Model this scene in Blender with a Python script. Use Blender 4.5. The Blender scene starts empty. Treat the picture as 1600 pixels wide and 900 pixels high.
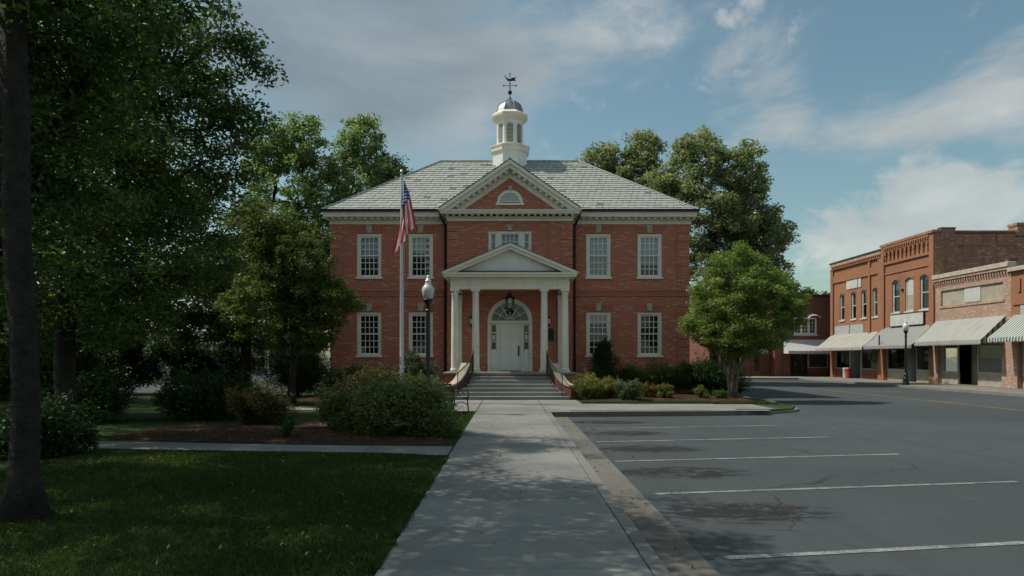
import bpy, math, random
import numpy as np
from mathutils import Vector, Matrix

random.seed(7)
RNG = np.random.default_rng(11)
R = math.radians
sc = bpy.context.scene
COL = sc.collection

# ------------------------------------------------------------------ camera, sky, sun, exposure
cam_d = bpy.data.cameras.new('camera')
cam = bpy.data.objects.new('camera', cam_d)
COL.objects.link(cam)
cam.location = (0.0, 0.0, 1.7)
cam.rotation_euler = (R(90), 0, 0)
cam_d.sensor_width = 36.0
cam_d.lens = 36.0 * 1100 / 1600
cam_d.shift_y = 0.0675
cam_d.shift_x = 0.002
cam_d.clip_start = 0.05
cam_d.clip_end = 3000
sc.camera = cam

SUN_EL, SUN_AZ = 54.0, 10.0            # elevation; degrees behind the facade line, sun on the left
to_sun = Vector((-math.cos(R(SUN_EL)) * math.cos(R(SUN_AZ)), math.cos(R(SUN_EL)) * math.sin(R(SUN_AZ)), math.sin(R(SUN_EL))))

sc.view_settings.view_transform = 'Standard'
sc.view_settings.look = 'None'
sc.view_settings.exposure = 0.25
sc.view_settings.gamma = 1.0
sc.view_settings.use_curve_mapping = False
sc.render.engine = 'CYCLES'
sc.cycles.max_bounces = 5
sc.cycles.diffuse_bounces = 3
sc.cycles.glossy_bounces = 3
sc.cycles.transmission_bounces = 4
sc.cycles.transparent_max_bounces = 6
sc.cycles.caustics_reflective = False
sc.cycles.caustics_refractive = False
sc.cycles.use_denoising = True
sc.cycles.use_adaptive_sampling = True
sc.cycles.adaptive_threshold = 0.02
sc.cycles.sample_clamp_indirect = 4.0


class G:
    """small wrapper over a node tree"""
    def __init__(self, nt):
        self.nt = nt
        nt.nodes.clear()

    def put(self, sock, v):
        if isinstance(v, bpy.types.NodeSocket):
            self.nt.links.new(v, sock)
        elif v is not None:
            if sock.type == 'RGBA' and len(v) == 3:
                v = (*v, 1.0)
            sock.default_value = v

    def n(self, typ, ins=None, props=None, **kw):
        nd = self.nt.nodes.new(typ)
        for k, v in (props or {}).items():
            setattr(nd, k, v)
        for k, v in {**(ins or {}), **kw}.items():
            self.put(nd.inputs[k.replace('_', ' ') if isinstance(k, str) else k], v)
        return nd

    def m(self, op, a, b=None, c=None, clamp=False):
        ins = {0: a}
        if b is not None: ins[1] = b
        if c is not None: ins[2] = c
        return self.n('ShaderNodeMath', ins, {'operation': op, 'use_clamp': clamp}).outputs[0]

    def mix(self, f, a, b, blend='MIX'):
        return self.n('ShaderNodeMix', {0: f, 6: a, 7: b}, {'data_type': 'RGBA', 'blend_type': blend}).outputs[2]

    def ss(self, v, lo, hi, a=0.0, b=1.0):
        return self.n('ShaderNodeMapRange', {0: v, 1: lo, 2: hi, 3: a, 4: b}, {'interpolation_type': 'SMOOTHSTEP'}).outputs[0]

    def noise(self, vec, scale, detail=4, rough=.55, dist=0.0):
        return self.n('ShaderNodeTexNoise', Vector=vec, Scale=scale, Detail=detail, Roughness=rough, Distortion=dist).outputs[0]

    def pos(self):
        return self.n('ShaderNodeNewGeometry').outputs['Position']

    def scale(self, vec, s):
        return self.n('ShaderNodeVectorMath', {0: vec, 1: s}, {'operation': 'MULTIPLY'}).outputs[0]


def cloud_dir(px, py):
    v = Vector(((px - 797) / 1100, 1.0, (558 - py) / 1100))
    return v.normalized()


world = bpy.data.worlds.new('World')
sc.world = world
world.use_nodes = True
g = G(world.node_tree)
sky = g.n('ShaderNodeTexSky', props={'sky_type': 'NISHITA', 'sun_disc': False})
sky.sun_elevation = R(SUN_EL)
sky.sun_rotation = math.atan2(to_sun.x, to_sun.y)
sky.altitude = 200
sky.air_density = 1.1
sky.dust_density = 1.6
sky.ozone_density = 1.6
tc = g.n('ShaderNodeTexCoord').outputs['Generated']
sep = g.n('ShaderNodeSeparateXYZ', {0: tc})
zz = g.m('ADD', g.m('MAXIMUM', sep.outputs[2], 0.0), 0.22)
flat = g.n('ShaderNodeCombineXYZ', {0: g.m('DIVIDE', sep.outputs[0], zz), 1: g.m('DIVIDE', sep.outputs[1], zz), 2: 0.0}).outputs[0]
big = g.noise(g.scale(flat, (0.75, 1.15, 1)), 1.7, 8, .55, .35)
tilt = g.n('ShaderNodeCombineXYZ', {0: sep.outputs[0], 1: sep.outputs[1], 2: g.m('SUBTRACT', sep.outputs[2], g.m('MULTIPLY', sep.outputs[0], .16))}).outputs[0]
fine = g.noise(g.scale(tilt, (1, 1, 2.1)), 6.0, 10, .60, .35)
puff = g.noise(g.scale(tc, (1, 1, 1.35)), 15.0, 9, .58, .25)


def lobes_sum(lst, k):
    """soft lobes of cloud at the bearings where the photograph's clouds stand"""
    acc = None
    for (px, py, sg, amp) in lst:
        d = g.n('ShaderNodeVectorMath', {0: tc, 1: tuple(cloud_dir(px, py))}, {'operation': 'DOT_PRODUCT'}).outputs['Value']
        e = g.m('MULTIPLY', g.m('EXPONENT', g.m('DIVIDE', g.m('SUBTRACT', d, 1.0), sg * sg)), amp * k)
        acc = e if acc is None else g.m('ADD', acc, e)
    return g.m('MINIMUM', acc, .5)


soft = lobes_sum([(470, 40, .08, .50), (560, 120, .09, .50), (700, 40, .09, .42), (640, 170, .07, .42), (820, 70, .08, .40), (930, 60, .06, .45),
                  (760, 150, .06, .32), (1030, 15, .055, .45), (1110, 138, .028, .35), (1180, 132, .03, .4), (1240, 130, .028, .4),
                  (1150, 208, .03, .36), (1210, 214, .032, .42), (1270, 212, .032, .45), (1330, 205, .032, .45), (1390, 195, .032, .45), (1440, 178, .026, .34), (1500, 162, .026, .38), (1550, 146, .028, .4), (1600, 138, .03, .4),
                  (1345, 50, .04, .22), (1590, 30, .04, .22), (350, 90, .12, .5), (1560, 220, .04, .15)], .42)
puffs = lobes_sum([(1175, 5, .035, .8), (1205, 22, .024, .7), (1418, 318, .026, .8), (1450, 300, .024, .9), (1486, 294, .024, .9), (1400, 345, .032, .7), (1460, 335, .038, .7), (1515, 318, .03, .6), (1328, 388, .03, .9), (1300, 402, .028, .6), (1375, 372, .036, .6), (1545, 345, .036, .5),
                   (1568, 268, .017, 1.0), (1548, 287, .018, .6), (1565, 322, .017, .8), (1600, 300, .02, .5), (880, 228, .026, .6), (905, 238, .026, .4), (1000, 250, .03, .3)], .21)
dens = g.m('ADD', g.m('ADD', g.m('MULTIPLY', g.m('SUBTRACT', big, .5), .40), g.m('MULTIPLY', g.m('SUBTRACT', fine, .5), 1.05)), soft)
# unseen broken cloud carried on past the lobes, added to brighten the shaded facade
rest = g.ss(sep.outputs[1], .45, -.1)
dens = g.m('ADD', dens, g.m('MULTIPLY', rest, .24))
dens2 = g.m('ADD', g.m('MULTIPLY', g.m('SUBTRACT', puff, .5), 1.25), puffs)
cover = g.m('MAXIMUM', g.m('MULTIPLY', g.ss(dens, .07, .50), .74), g.m('MULTIPLY', g.ss(dens2, .10, .40), .66))
shade = g.ss(g.noise(g.scale(tc, (1, 1, 2.2)), 4.2, 6, .55, .3), .35, .7)
cloud_col = g.mix(shade, (2.9, 2.95, 2.85, 1), (4.3, 4.3, 4.05, 1))
dim_left = g.n('ShaderNodeVectorMath', {0: tc, 1: tuple(cloud_dir(420, 110))}, {'operation': 'DOT_PRODUCT'}).outputs['Value']
cloud_col = g.mix(g.ss(dim_left, .90, .995), cloud_col, g.mix(shade, (1.2, 1.45, 1.6, 1), (2.0, 2.25, 2.3, 1)))  # clouds darkened towards the upper left through their colour alone
skyc = g.mix(1.0, sky.outputs[0], (.60, .67, .555, 1), 'MULTIPLY')
skymix = g.mix(cover, skyc, cloud_col)
bg = g.n('ShaderNodeBackground', Color=skymix, Strength=0.15)
out = g.n('ShaderNodeOutputWorld', Surface=bg.outputs[0])

sun_d = bpy.data.lights.new('sun', 'SUN')
sun_d.energy = 3.3
sun_d.angle = R(0.53)
sun_d.color = (1.0, 0.95, 0.86)
sun = bpy.data.objects.new('sun', sun_d)
COL.objects.link(sun)
sun.rotation_euler = to_sun.to_track_quat('Z', 'Y').to_euler()
sun.location = to_sun * 60

# ------------------------------------------------------------------ helpers
ORG = {}


def org(o):
    return ORG.get(o.name, Vector((0, 0, 0))) if o else Vector((0, 0, 0))


def tag(o, label=None, cat=None, group=None, kind=None):
    for k, v in (('label', label), ('category', cat), ('group', group), ('kind', kind)):
        if v: o[k] = v
    return o


def thing(name, label, cat, loc=(0, 0, 0), rz=0.0, group=None, local=False):
    o = bpy.data.objects.new(name, None)
    o.empty_display_size = .3
    COL.objects.link(o)
    o.location = loc
    o.rotation_euler = (0, 0, rz)
    ORG[o.name] = Vector((0, 0, 0)) if local else Vector(loc)
    return tag(o, label, cat, group)


def copy_tree(o, parent=None, loc=None):
    c = o.copy()
    COL.objects.link(c)
    c.parent = parent
    if loc is not None: c.location = loc
    for ch in o.children:
        copy_tree(ch, c)
    return c


class MB:
    def __init__(self):
        self.v, self.f, self.tone = [], [], None

    def add(self, vs, fs):
        b = len(self.v)
        self.v += [tuple(p) for p in vs]
        self.f += [tuple(i + b for i in f) for f in fs]
        return self

    def quad(self, a, b, c, d):
        return self.add((a, b, c, d), ((0, 1, 2, 3),))

    def box(self, x0, x1, y0, y1, z0, z1, bev=0.0):
        if bev <= 0:
            return self.add([(x0, y0, z0), (x1, y0, z0), (x1, y1, z0), (x0, y1, z0), (x0, y0, z1), (x1, y0, z1), (x1, y1, z1), (x0, y1, z1)],
                            [(0, 3, 2, 1), (4, 5, 6, 7), (0, 1, 5, 4), (1, 2, 6, 5), (2, 3, 7, 6), (3, 0, 4, 7)])
        # box with a chamfered top rim and chamfered upright edges
        b = bev
        def ring(xa, xb, ya, yb, z):
            return [(xa + b, ya, z), (xb - b, ya, z), (xb, ya + b, z), (xb, yb - b, z), (xb - b, yb, z), (xa + b, yb, z), (xa, yb - b, z), (xa, ya + b, z)]
        r0 = ring(x0, x1, y0, y1, z0); r1 = ring(x0, x1, y0, y1, z1 - b)
        r2 = ring(x0 + b, x1 - b, y0 + b, y1 - b, z1)
        fs = [tuple(range(7, -1, -1)), tuple(range(16, 24))]
        for k in range(8):
            n = (k + 1) % 8
            fs += [(k, n, 8 + n, 8 + k), (8 + k, 8 + n, 16 + n, 16 + k)]
        return self.add(r0 + r1 + r2, fs)

    def prism(self, poly, a, b, axis='y'):
        """poly: 2D points; axis y: (x,z) extruded in y; axis x: (y,z); axis z: (x,y)"""
        n = len(poly)
        def P(p, t):
            return (p[0], t, p[1]) if axis == 'y' else ((t, p[0], p[1]) if axis == 'x' else (p[0], p[1], t))
        vs = [P(p, a) for p in poly] + [P(p, b) for p in poly]
        fs = [tuple(range(n)), tuple(range(2 * n - 1, n - 1, -1))]
        fs += [(i, n + i, n + (i + 1) % n, (i + 1) % n) for i in range(n)]
        return self.add(vs, fs)

    def lathe(self, prof, c=(0, 0, 0), n=20, rot=0.0, cap=True):
        vs, fs = [], []
        for (r, z) in prof:
            for k in range(n):
                a = 2 * math.pi * k / n + rot
                vs.append((c[0] + r * math.cos(a), c[1] + r * math.sin(a), c[2] + z))
        for i in range(len(prof) - 1):
            for k in range(n):
                q = (k + 1) % n
                fs.append((i * n + k, i * n + q, (i + 1) * n + q, (i + 1) * n + k))
        if cap:
            fs.append(tuple(range(n - 1, -1, -1)))
            b = (len(prof) - 1) * n
            fs.append(tuple(range(b, b + n)))
        return self.add(vs, fs)

    def tube(self, pts, rad, n=6, cap=True):
        pts = [Vector(p) for p in pts]
        m = len(pts)
        if not hasattr(rad, '__len__'): rad = [rad] * m
        vs, fs = [], []
        for i, p in enumerate(pts):
            t = (pts[min(i + 1, m - 1)] - pts[max(i - 1, 0)])
            t = t.normalized() if t.length > 1e-9 else Vector((0, 0, 1))
            a = Vector((1, 0, 0)) if abs(t.x) < .8 else Vector((0, 1, 0))
            u = t.cross(a).normalized(); w = t.cross(u)
            for k in range(n):
                an = 2 * math.pi * k / n
                vs.append(p + (u * math.cos(an) + w * math.sin(an)) * rad[i])
        for i in range(m - 1):
            for k in range(n):
                q = (k + 1) % n
                fs.append((i * n + k, (i + 1) * n + k, (i + 1) * n + q, i * n + q))
        if cap:
            fs.append(tuple(range(n)))
            fs.append(tuple(range(m * n - 1, (m - 1) * n - 1, -1)))
        return self.add(vs, fs)

    def bar(self, a, b, w, h=None):
        """square bar between two points"""
        a, b = Vector(a), Vector(b); h = h or w
        t = (b - a).normalized()
        up = Vector((0, 0, 1)) if abs(t.z) < .95 else Vector((0, 1, 0))
        s = t.cross(up).normalized() * (w / 2); u = s.cross(t).normalized() * (h / 2)
        vs = [a - s - u, a + s - u, a + s + u, a - s + u, b - s - u, b + s - u, b + s + u, b - s + u]
        return self.add(vs, [(0, 1, 2, 3), (7, 6, 5, 4), (0, 4, 5, 1), (1, 5, 6, 2), (2, 6, 7, 3), (3, 7, 4, 0)])

    def build(self, name, mat, parent=None, loc=None, smooth=False, kind=None):
        """geometry given in the frame of parent's origin (world for things made with local=False)"""
        o0 = org(parent)
        me = bpy.data.meshes.new(name)
        if loc is not None:
            me.from_pydata(self.v, [], self.f)
        else:
            me.from_pydata([(p[0] - o0.x, p[1] - o0.y, p[2] - o0.z) for p in self.v], [], self.f)
        me.validate()
        if self.tone is not None:
            at = me.attributes.new('tone', 'FLOAT', 'FACE')
            at.data.foreach_set('value', np.array(self.tone, 'f'))
        # consistent outward normals
        import bmesh
        bm = bmesh.new(); bm.from_mesh(me)
        if self.tone is None:
            bmesh.ops.recalc_face_normals(bm, faces=bm.faces)
        bm.to_mesh(me); bm.free()
        if smooth:
            me.polygons.foreach_set('use_smooth', [True] * len(me.polygons))
            if smooth != 'all':
                me.set_sharp_from_angle(angle=R(38))
        me.materials.append(mat)
        o = bpy.data.objects.new(name, me)
        COL.objects.link(o)
        o.parent = parent
        if loc is not None: o.location = loc
        ORG[o.name] = o0 if loc is None else Vector((0, 0, 0))
        if kind: o['kind'] = kind
        return o


# ------------------------------------------------------------------ materials
def newmat(name):
    m = bpy.data.materials.new(name)
    m.use_nodes = True
    return m, G(m.node_tree)


def finish(m, g, col, rough, bump=None, metal=0.0, spec=.35, bstr=.4, bdist=.02):
    b = g.n('ShaderNodeBsdfPrincipled', Base_Color=col, Roughness=rough, Metallic=metal)
    b.inputs['Specular IOR Level'].default_value = spec
    if bump is not None:
        g.put(b.inputs['Normal'], g.n('ShaderNodeBump', Height=bump, Strength=bstr, Distance=bdist).outputs[0])
    g.n('ShaderNodeOutputMaterial', Surface=b.outputs[0])
    return m


def plain(name, col, rough=.6, var=.18, vs=2.5, bscale=40, bstr=.25, metal=0.0, spec=.35, dirt=0.0, bdist=.01):
    m, g = newmat(name)
    p = g.pos()
    n1 = g.noise(p, vs, 5, .6); n2 = g.noise(p, vs * 9, 4, .6)
    t = g.m('ADD', g.m('MULTIPLY', n1, .65), g.m('MULTIPLY', n2, .35))
    lo = tuple(c * (1 - var * 1.6) for c in col); hi = tuple(min(1, c * (1 + var * 1.3)) for c in col)
    c = g.mix(g.ss(t, .3, .7), lo, hi)
    if dirt:
        streak = g.noise(g.scale(p, (5, 5, .7)), 2.2, 6, .65, .4)
        c = g.mix(g.m('MULTIPLY', g.ss(streak, .52, .75), dirt), c, tuple(x * .38 for x in col))
    return finish(m, g, c, g.ss(n2, .2, .8, max(.02, rough - .08), min(1, rough + .1)), g.noise(p, bscale, 4, .6), metal, spec, bstr, bdist)


def brick(name, c1, c2, mortar, bw=.215, bh=.075, header=None, var=.35, stain=.25):
    m, g = newmat(name)
    geo = g.n('ShaderNodeNewGeometry')
    p = g.n('ShaderNodeSeparateXYZ', {0: geo.outputs['Position']}); nn = g.n('ShaderNodeSeparateXYZ', {0: geo.outputs['True Normal']})
    side = g.m('GREATER_THAN', g.m('ABSOLUTE', nn.outputs[0]), .6)
    u = g.m('ADD', g.m('MULTIPLY', p.outputs[0], g.m('SUBTRACT', 1.0, side)), g.m('MULTIPLY', p.outputs[1], side))
    top = g.m('GREATER_THAN', g.m('ABSOLUTE', nn.outputs[2]), .8)
    v = g.m('ADD', g.m('MULTIPLY', p.outputs[2], g.m('SUBTRACT', 1.0, top)), g.m('MULTIPLY', p.outputs[1], top))
    uv = g.n('ShaderNodeCombineXYZ', {0: u, 1: v, 2: 0.0}).outputs[0]
    bt = g.n('ShaderNodeTexBrick', props={'offset': .5}, Vector=uv, Scale=1.0, Mortar_Size=.011, Mortar_Smooth=.1, Bias=0.0, Brick_Width=bw, Row_Height=bh)
    bt.inputs['Color1'].default_value = (0, 0, 0, 1); bt.inputs['Color2'].default_value = (1, 1, 1, 1); bt.inputs['Mortar'].default_value = (.5, .5, .5, 1)
    w = g.n('ShaderNodeTexWhiteNoise', props={'noise_dimensions': '2D'},
            Vector=g.n('ShaderNodeVectorMath', {0: g.n('ShaderNodeCombineXYZ', {0: g.m('ADD', g.m('DIVIDE', u, bw), g.m('MULTIPLY', .5, g.m('MODULO', g.m('FLOOR', g.m('DIVIDE', v, bh)), 2.0))), 1: g.m('DIVIDE', v, bh), 2: 0.0}).outputs[0]}, {'operation': 'FLOOR'}).outputs[0]).outputs[0]
    pos = geo.outputs['Position']
    c = g.mix(g.m('ADD', g.m('MULTIPLY', bt.outputs['Color'], .5), g.m('MULTIPLY', w, .5)), c1, c2)
    if header:
        c = g.mix(g.m('GREATER_THAN', w, .86), c, header)
    n1 = g.noise(pos, .55, 5, .6)
    c = g.mix(g.m('MULTIPLY', g.ss(n1, .35, .7), var), c, tuple(x * .55 for x in c1))
    c = g.mix(bt.outputs['Fac'], c, mortar)
    st = g.noise(g.scale(pos, (1.6, 1.6, .35)), 1.1, 6, .65, .3)
    c = g.mix(g.m('MULTIPLY', g.ss(st, .54, .74), stain), c, tuple(x * .35 for x in c1))
    h = g.m('ADD', g.m('MULTIPLY', g.m('SUBTRACT', 1.0, bt.outputs['Fac']), 1.0), g.m('MULTIPLY', g.noise(pos, 60, 3), .4))
    return finish(m, g, c, .86, h, 0, .2, .5, .012)


def leafmat(name, cols, trans=.35, spec=.38):
    m, g = newmat(name)
    at = g.n('ShaderNodeAttribute', props={'attribute_name': 'tone'}).outputs['Fac']
    r = g.n('ShaderNodeValToRGB', {0: at})
    e = r.color_ramp.elements
    e[0].position, e[0].color = 0.0, (*cols[0], 1)
    e[1].position, e[1].color = 1.0, (*cols[-1], 1)
    for i, c in enumerate(cols[1:-1]):
        q = e.new((i + 1) / (len(cols) - 1)); q.color = (*c, 1)
    b = g.n('ShaderNodeBsdfPrincipled', Base_Color=r.outputs[0], Roughness=.45)
    b.inputs['Specular IOR Level'].default_value = spec
    t = g.n('ShaderNodeBsdfTranslucent', Color=g.mix(1.0, r.outputs[0], (1.7, 1.75, .9, 1), 'MULTIPLY'))
    mx = g.n('ShaderNodeMixShader', {0: trans, 1: b.outputs[0], 2: t.outputs[0]})
    g.n('ShaderNodeOutputMaterial', Surface=mx.outputs[0])
    return m


def glass_mat(name, tint=(.9, .95, .95), refl=.02):
    m, g = newmat(name)
    f = g.n('ShaderNodeFresnel', IOR=1.5).outputs[0]
    f = g.m('ADD', g.m('MULTIPLY', f, .9), refl, clamp=True)
    nb = g.n('ShaderNodeBump', Height=g.noise(g.pos(), 1.6, 2), Strength=.12, Distance=.03).outputs[0]
    gl = g.n('ShaderNodeBsdfGlossy', Color=(1, 1, 1, 1), Roughness=.03, Normal=nb)
    tr = g.n('ShaderNodeBsdfTransparent', Color=(*tint, 1))
    mx = g.n('ShaderNodeMixShader', {0: f, 1: tr.outputs[0], 2: gl.outputs[0]})
    g.n('ShaderNodeOutputMaterial', Surface=mx.outputs[0])
    return m


def asphalt_mat():
    m, g = newmat('aged_asphalt')
    p = g.pos(); s = g.n('ShaderNodeSeparateXYZ', {0: p})
    n0 = g.noise(p, .16, 5, .6, .5); n1 = g.noise(p, 1.3, 6, .65); n2 = g.noise(p, 90, 3, .7); n3 = g.noise(p, 320, 2, .7)
    c = g.mix(g.ss(n0, .3, .7), (.046, .057, .060), (.066, .078, .080))
    c = g.mix(g.m('MULTIPLY', g.ss(n1, .42, .72), .45), c, (.055, .060, .061))
    c = g.mix(g.m('MULTIPLY', g.ss(n2, .45, .75), .35), c, (.15, .15, .146))
    c = g.mix(g.m('MULTIPLY', g.ss(n3, .5, .8), .35), c, (.07, .07, .072))
    # oil drips in the middle of each parking bay
    yy = g.m('SUBTRACT', g.m('MODULO', g.m('ADD', s.outputs[1], 100 * 2.87 - 8.3 + 1.435), 2.87), 1.435)
    ex = g.m('ADD', g.m('POWER', g.m('ABSOLUTE', g.m('DIVIDE', g.m('SUBTRACT', s.outputs[0], 2.75), .95)), 2.0), g.m('POWER', g.m('ABSOLUTE', g.m('DIVIDE', yy, .50)), 2.0))
    spot = g.m('MULTIPLY', g.m('EXPONENT', g.m('MULTIPLY', ex, -1.0)), g.m('LESS_THAN', s.outputs[1], 21.0))
    sn = g.noise(g.scale(p, (1.6, 3.2, 1)), 1.5, 6, .7, 1.2)
    c = g.mix(g.m('MULTIPLY', g.ss(g.m('MULTIPLY', spot, g.ss(sn, .36, .56)), .10, .42), .92), c, (.018, .018, .018))
    sn2 = g.noise(g.scale(p, (.8, 2.4, 1)), .9, 6, .75, 1.0)
    c = g.mix(g.m('MULTIPLY', g.ss(sn2, .62, .72), .6), c, (.028, .029, .030))
    tyre = g.noise(g.scale(p, (.55, .06, 1)), 3.0, 5, .6, .4)
    c = g.mix(g.m('MULTIPLY', g.ss(tyre, .52, .72), .35), c, (.045, .048, .05))
    pale = g.noise(g.scale(p, (.5, .9, 1)), 2.0, 6, .7, .6)
    c = g.mix(g.m('MULTIPLY', g.ss(pale, .56, .75), .45), c, (.112, .122, .122))
    # hairline cracks
    wob = g.n('ShaderNodeTexNoise', Vector=p, Scale=1.1, Detail=5.0).outputs['Color']
    wp = g.n('ShaderNodeVectorMath', {0: p, 1: g.scale(wob, (.9, .9, 0))}, {'operation': 'ADD'}).outputs[0]
    vo = g.n('ShaderNodeTexVoronoi', props={'feature': 'DISTANCE_TO_EDGE'}, Vector=wp, Scale=.22).outputs['Distance']
    crack = g.m('MULTIPLY', g.ss(vo, .0, .006, 1, 0), g.ss(g.noise(p, .4, 3), .47, .62))
    c = g.mix(g.m('MULTIPLY', crack, .85), c, (.018, .018, .019))
    return finish(m, g, c, .88, g.m('ADD', g.m('MULTIPLY', n2, .6), g.m('MULTIPLY', n3, .5)), 0, .25, .55, .012)


def worn_paint(name, col):
    m, g = newmat(name)
    p = g.pos()
    wear = g.ss(g.m('ADD', g.m('MULTIPLY', g.noise(p, 2.2, 5, .7), .6), g.m('MULTIPLY', g.noise(p, 38, 4, .7), .5)), .44, .66)
    c = g.mix(g.m('MULTIPLY', wear, .85), col, (.075, .08, .08))
    return finish(m, g, c, .85, g.noise(p, 90, 3), 0, .25, .4, .01)


def concrete_mat(name, col, stain=.4):
    m, g = newmat(name)
    p = g.pos()
    n0 = g.noise(p, .5, 5, .6, .4); n1 = g.noise(p, 3.0, 6, .7); n2 = g.noise(p, 120, 3, .7)
    c = g.mix(g.ss(n0, .3, .7), tuple(x * .82 for x in col), tuple(x * 1.1 for x in col))
    c = g.mix(g.m('MULTIPLY', g.ss(n1, .5, .75), stain), c, tuple(x * f for x, f in zip(col, (.55, .52, .48))))
    c = g.mix(g.m('MULTIPLY', g.ss(n2, .5, .8), .3), c, tuple(x * .6 for x in col))
    blot = g.noise(p, 1.1, 7, .75, 1.4)
    c = g.mix(g.m('MULTIPLY', g.ss(blot, .56, .66), .4), c, tuple(x * .5 for x in col))
    gum = g.n('ShaderNodeTexVoronoi', Vector=p, Scale=1.7).outputs['Distance']
    c = g.mix(g.m('MULTIPLY', g.ss(gum, .035, .05, 1, 0), .5), c, tuple(x * .35 for x in col))
    rnd = g.n('ShaderNodeObjectInfo').outputs['Random']
    c = g.mix(1.0, c, g.n('ShaderNodeCombineColor', {0: g.ss(rnd, 0, 1, .88, 1.06), 1: g.ss(rnd, 0, 1, .88, 1.05), 2: g.ss(rnd, 0, 1, .88, 1.03)}).outputs[0], 'MULTIPLY')
    return finish(m, g, c, .85, n2, 0, .25, .35, .008)


def slate_mat():
    m, g = newmat('slate')
    at = g.n('ShaderNodeAttribute', props={'attribute_name': 'tone'}).outputs['Fac']
    p = g.pos()
    r = g.n('ShaderNodeValToRGB', {0: at}); e = r.color_ramp.elements
    e[0].position, e[0].color = 0, (.12, .122, .115, 1); e[1].position, e[1].color = 1, (.38, .395, .36, 1)
    q = e.new(.12); q.color = (.20, .155, .145, 1)
    q = e.new(.2); q.color = (.29, .30, .275, 1)
    lich = g.noise(p, 7, 6, .7)
    c = g.mix(g.m('MULTIPLY', g.ss(lich, .45, .7), .45), r.outputs[0], (.47, .485, .44, 1))
    return finish(m, g, c, .7, g.noise(p, 45, 4), 0, .35, .3, .01)


def stripe_mat(name, a, b, period, axis, duty=.5, dirt=.3):
    m, g = newmat(name)
    tcx = g.n('ShaderNodeTexCoord').outputs['Object']
    s = g.n('ShaderNodeSeparateXYZ', {0: tcx}).outputs[axis]
    fr = g.m('FRACT', g.m('DIVIDE', g.m('ADD', s, 50.0), period))
    k = g.m('LESS_THAN', fr, duty)
    p = g.pos()
    c = g.mix(k, a, b)
    dn = g.noise(g.scale(p, (1, 1.4, .6)), 1.5, 6, .65, .3)
    c = g.mix(g.m('MULTIPLY', g.ss(dn, .45, .75), dirt), c, (.16, .14, .11))
    return finish(m, g, c, .75, g.noise(p, 60, 3), 0, .25, .2, .006)


def lawn_mat(name='lawn_turf'):
    m, g = newmat(name)
    p = g.pos()
    n0 = g.noise(p, .6, 5, .6); n1 = g.noise(p, 14, 5, .7)
    c = g.mix(g.ss(n0, .3, .7), (.026, .046, .013), (.045, .068, .019))
    c = g.mix(g.m('MULTIPLY', g.ss(n1, .5, .8), .6), c, (.085, .078, .035))
    return finish(m, g, c, .95, n1, 0, .1, .8, .04)


def mulch_mat():
    m, g = newmat('mulch')
    p = g.pos()
    v = g.n('ShaderNodeTexVoronoi', Vector=g.scale(p, (1, 1.4, 1)), Scale=26.0)
    c = g.mix(v.outputs['Color'], (.030, .018, .012), (.10, .060, .042))
    c = g.mix(g.m('MULTIPLY', g.ss(g.noise(p, 2.5, 5), .5, .7), .5), c, (.15, .10, .075))
    return finish(m, g, c, .95, v.outputs['Distance'], 0, .1, .9, .05)


def flag_mat():
    m, g = newmat('flag_cloth')
    uv = g.n('ShaderNodeUVMap').outputs[0]
    s = g.n('ShaderNodeSeparateXYZ', {0: uv})
    u, v = s.outputs[0], s.outputs[1]          # u along the fly, v from top edge down
    k = g.m('LESS_THAN', g.m('MODULO', g.m('FLOOR', g.m('MULTIPLY', v, 13.0)), 2.0), .5)
    c = g.mix(k, (.85, .83, .80), (.58, .03, .045))
    can = g.m('MULTIPLY', g.m('LESS_THAN', u, .4), g.m('LESS_THAN', v, 7 / 13))
    su = g.m('MULTIPLY', u, 11 / .4); sv = g.m('MULTIPLY', v, 9 / (7 / 13))
    fu = g.m('SUBTRACT', g.m('FRACT', su), .5); fv = g.m('SUBTRACT', g.m('FRACT', sv), .5)
    par = g.m('LESS_THAN', g.m('MODULO', g.m('ADD', g.m('FLOOR', su), g.m('FLOOR', sv)), 2.0), .5)
    rr = g.m('ADD', g.m('MULTIPLY', fu, fu), g.m('MULTIPLY', fv, fv))
    star = g.m('MULTIPLY', g.m('LESS_THAN', rr, .13), par)
    c = g.mix(can, c, g.mix(star, (.02, .035, .17), (.7, .7, .7)))
    b = g.n('ShaderNodeBsdfPrincipled', Base_Color=c, Roughness=.8)
    t = g.n('ShaderNodeBsdfTranslucent', Color=c)
    mx = g.n('ShaderNodeMixShader', {0: .35, 1: b.outputs[0], 2: t.outputs[0]})
    g.n('ShaderNodeOutputMaterial', Surface=mx.outputs[0])
    return m


MT = {}
MT['brick'] = brick('red_brick', (.44, .105, .058), (.50, .135, .076), (.44, .27, .19), header=(.56, .26, .17), var=.25)
MT['brick_band'] = brick('soldier_brick', (.38, .086, .050), (.43, .108, .064), (.40, .24, .17), bw=.075, bh=.23, var=.2)
MT['brick_orange'] = brick('orange_brick', (.30, .106, .049), (.39, .152, .074), (.30, .21, .15), var=.35)
MT['brick_side'] = brick('weathered_side_brick', (.31, .105, .058), (.42, .165, .095), (.36, .28, .22), header=(.50, .36, .28), var=.7, stain=.65)
MT['brick_tan'] = brick('tan_brick', (.34, .175, .115), (.47, .29, .205), (.42, .35, .29), header=(.52, .38, .29), var=.25)
MT['brick_dark'] = brick('dark_red_brick', (.17, .050, .036), (.22, .070, .050), (.20, .13, .1), var=.4)
MT['trim'] = plain('cream_paint', (.80, .74, .62), .5, .06, 1.6, 25, .1, dirt=.22)
MT['white'] = plain('white_paint', (.80, .78, .73), .45, .05, 1.6, 25, .1, dirt=.12)
MT['stone'] = plain('limestone', (.44, .39, .31), .85, .15, 4, 60, .35, dirt=.3)
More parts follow.
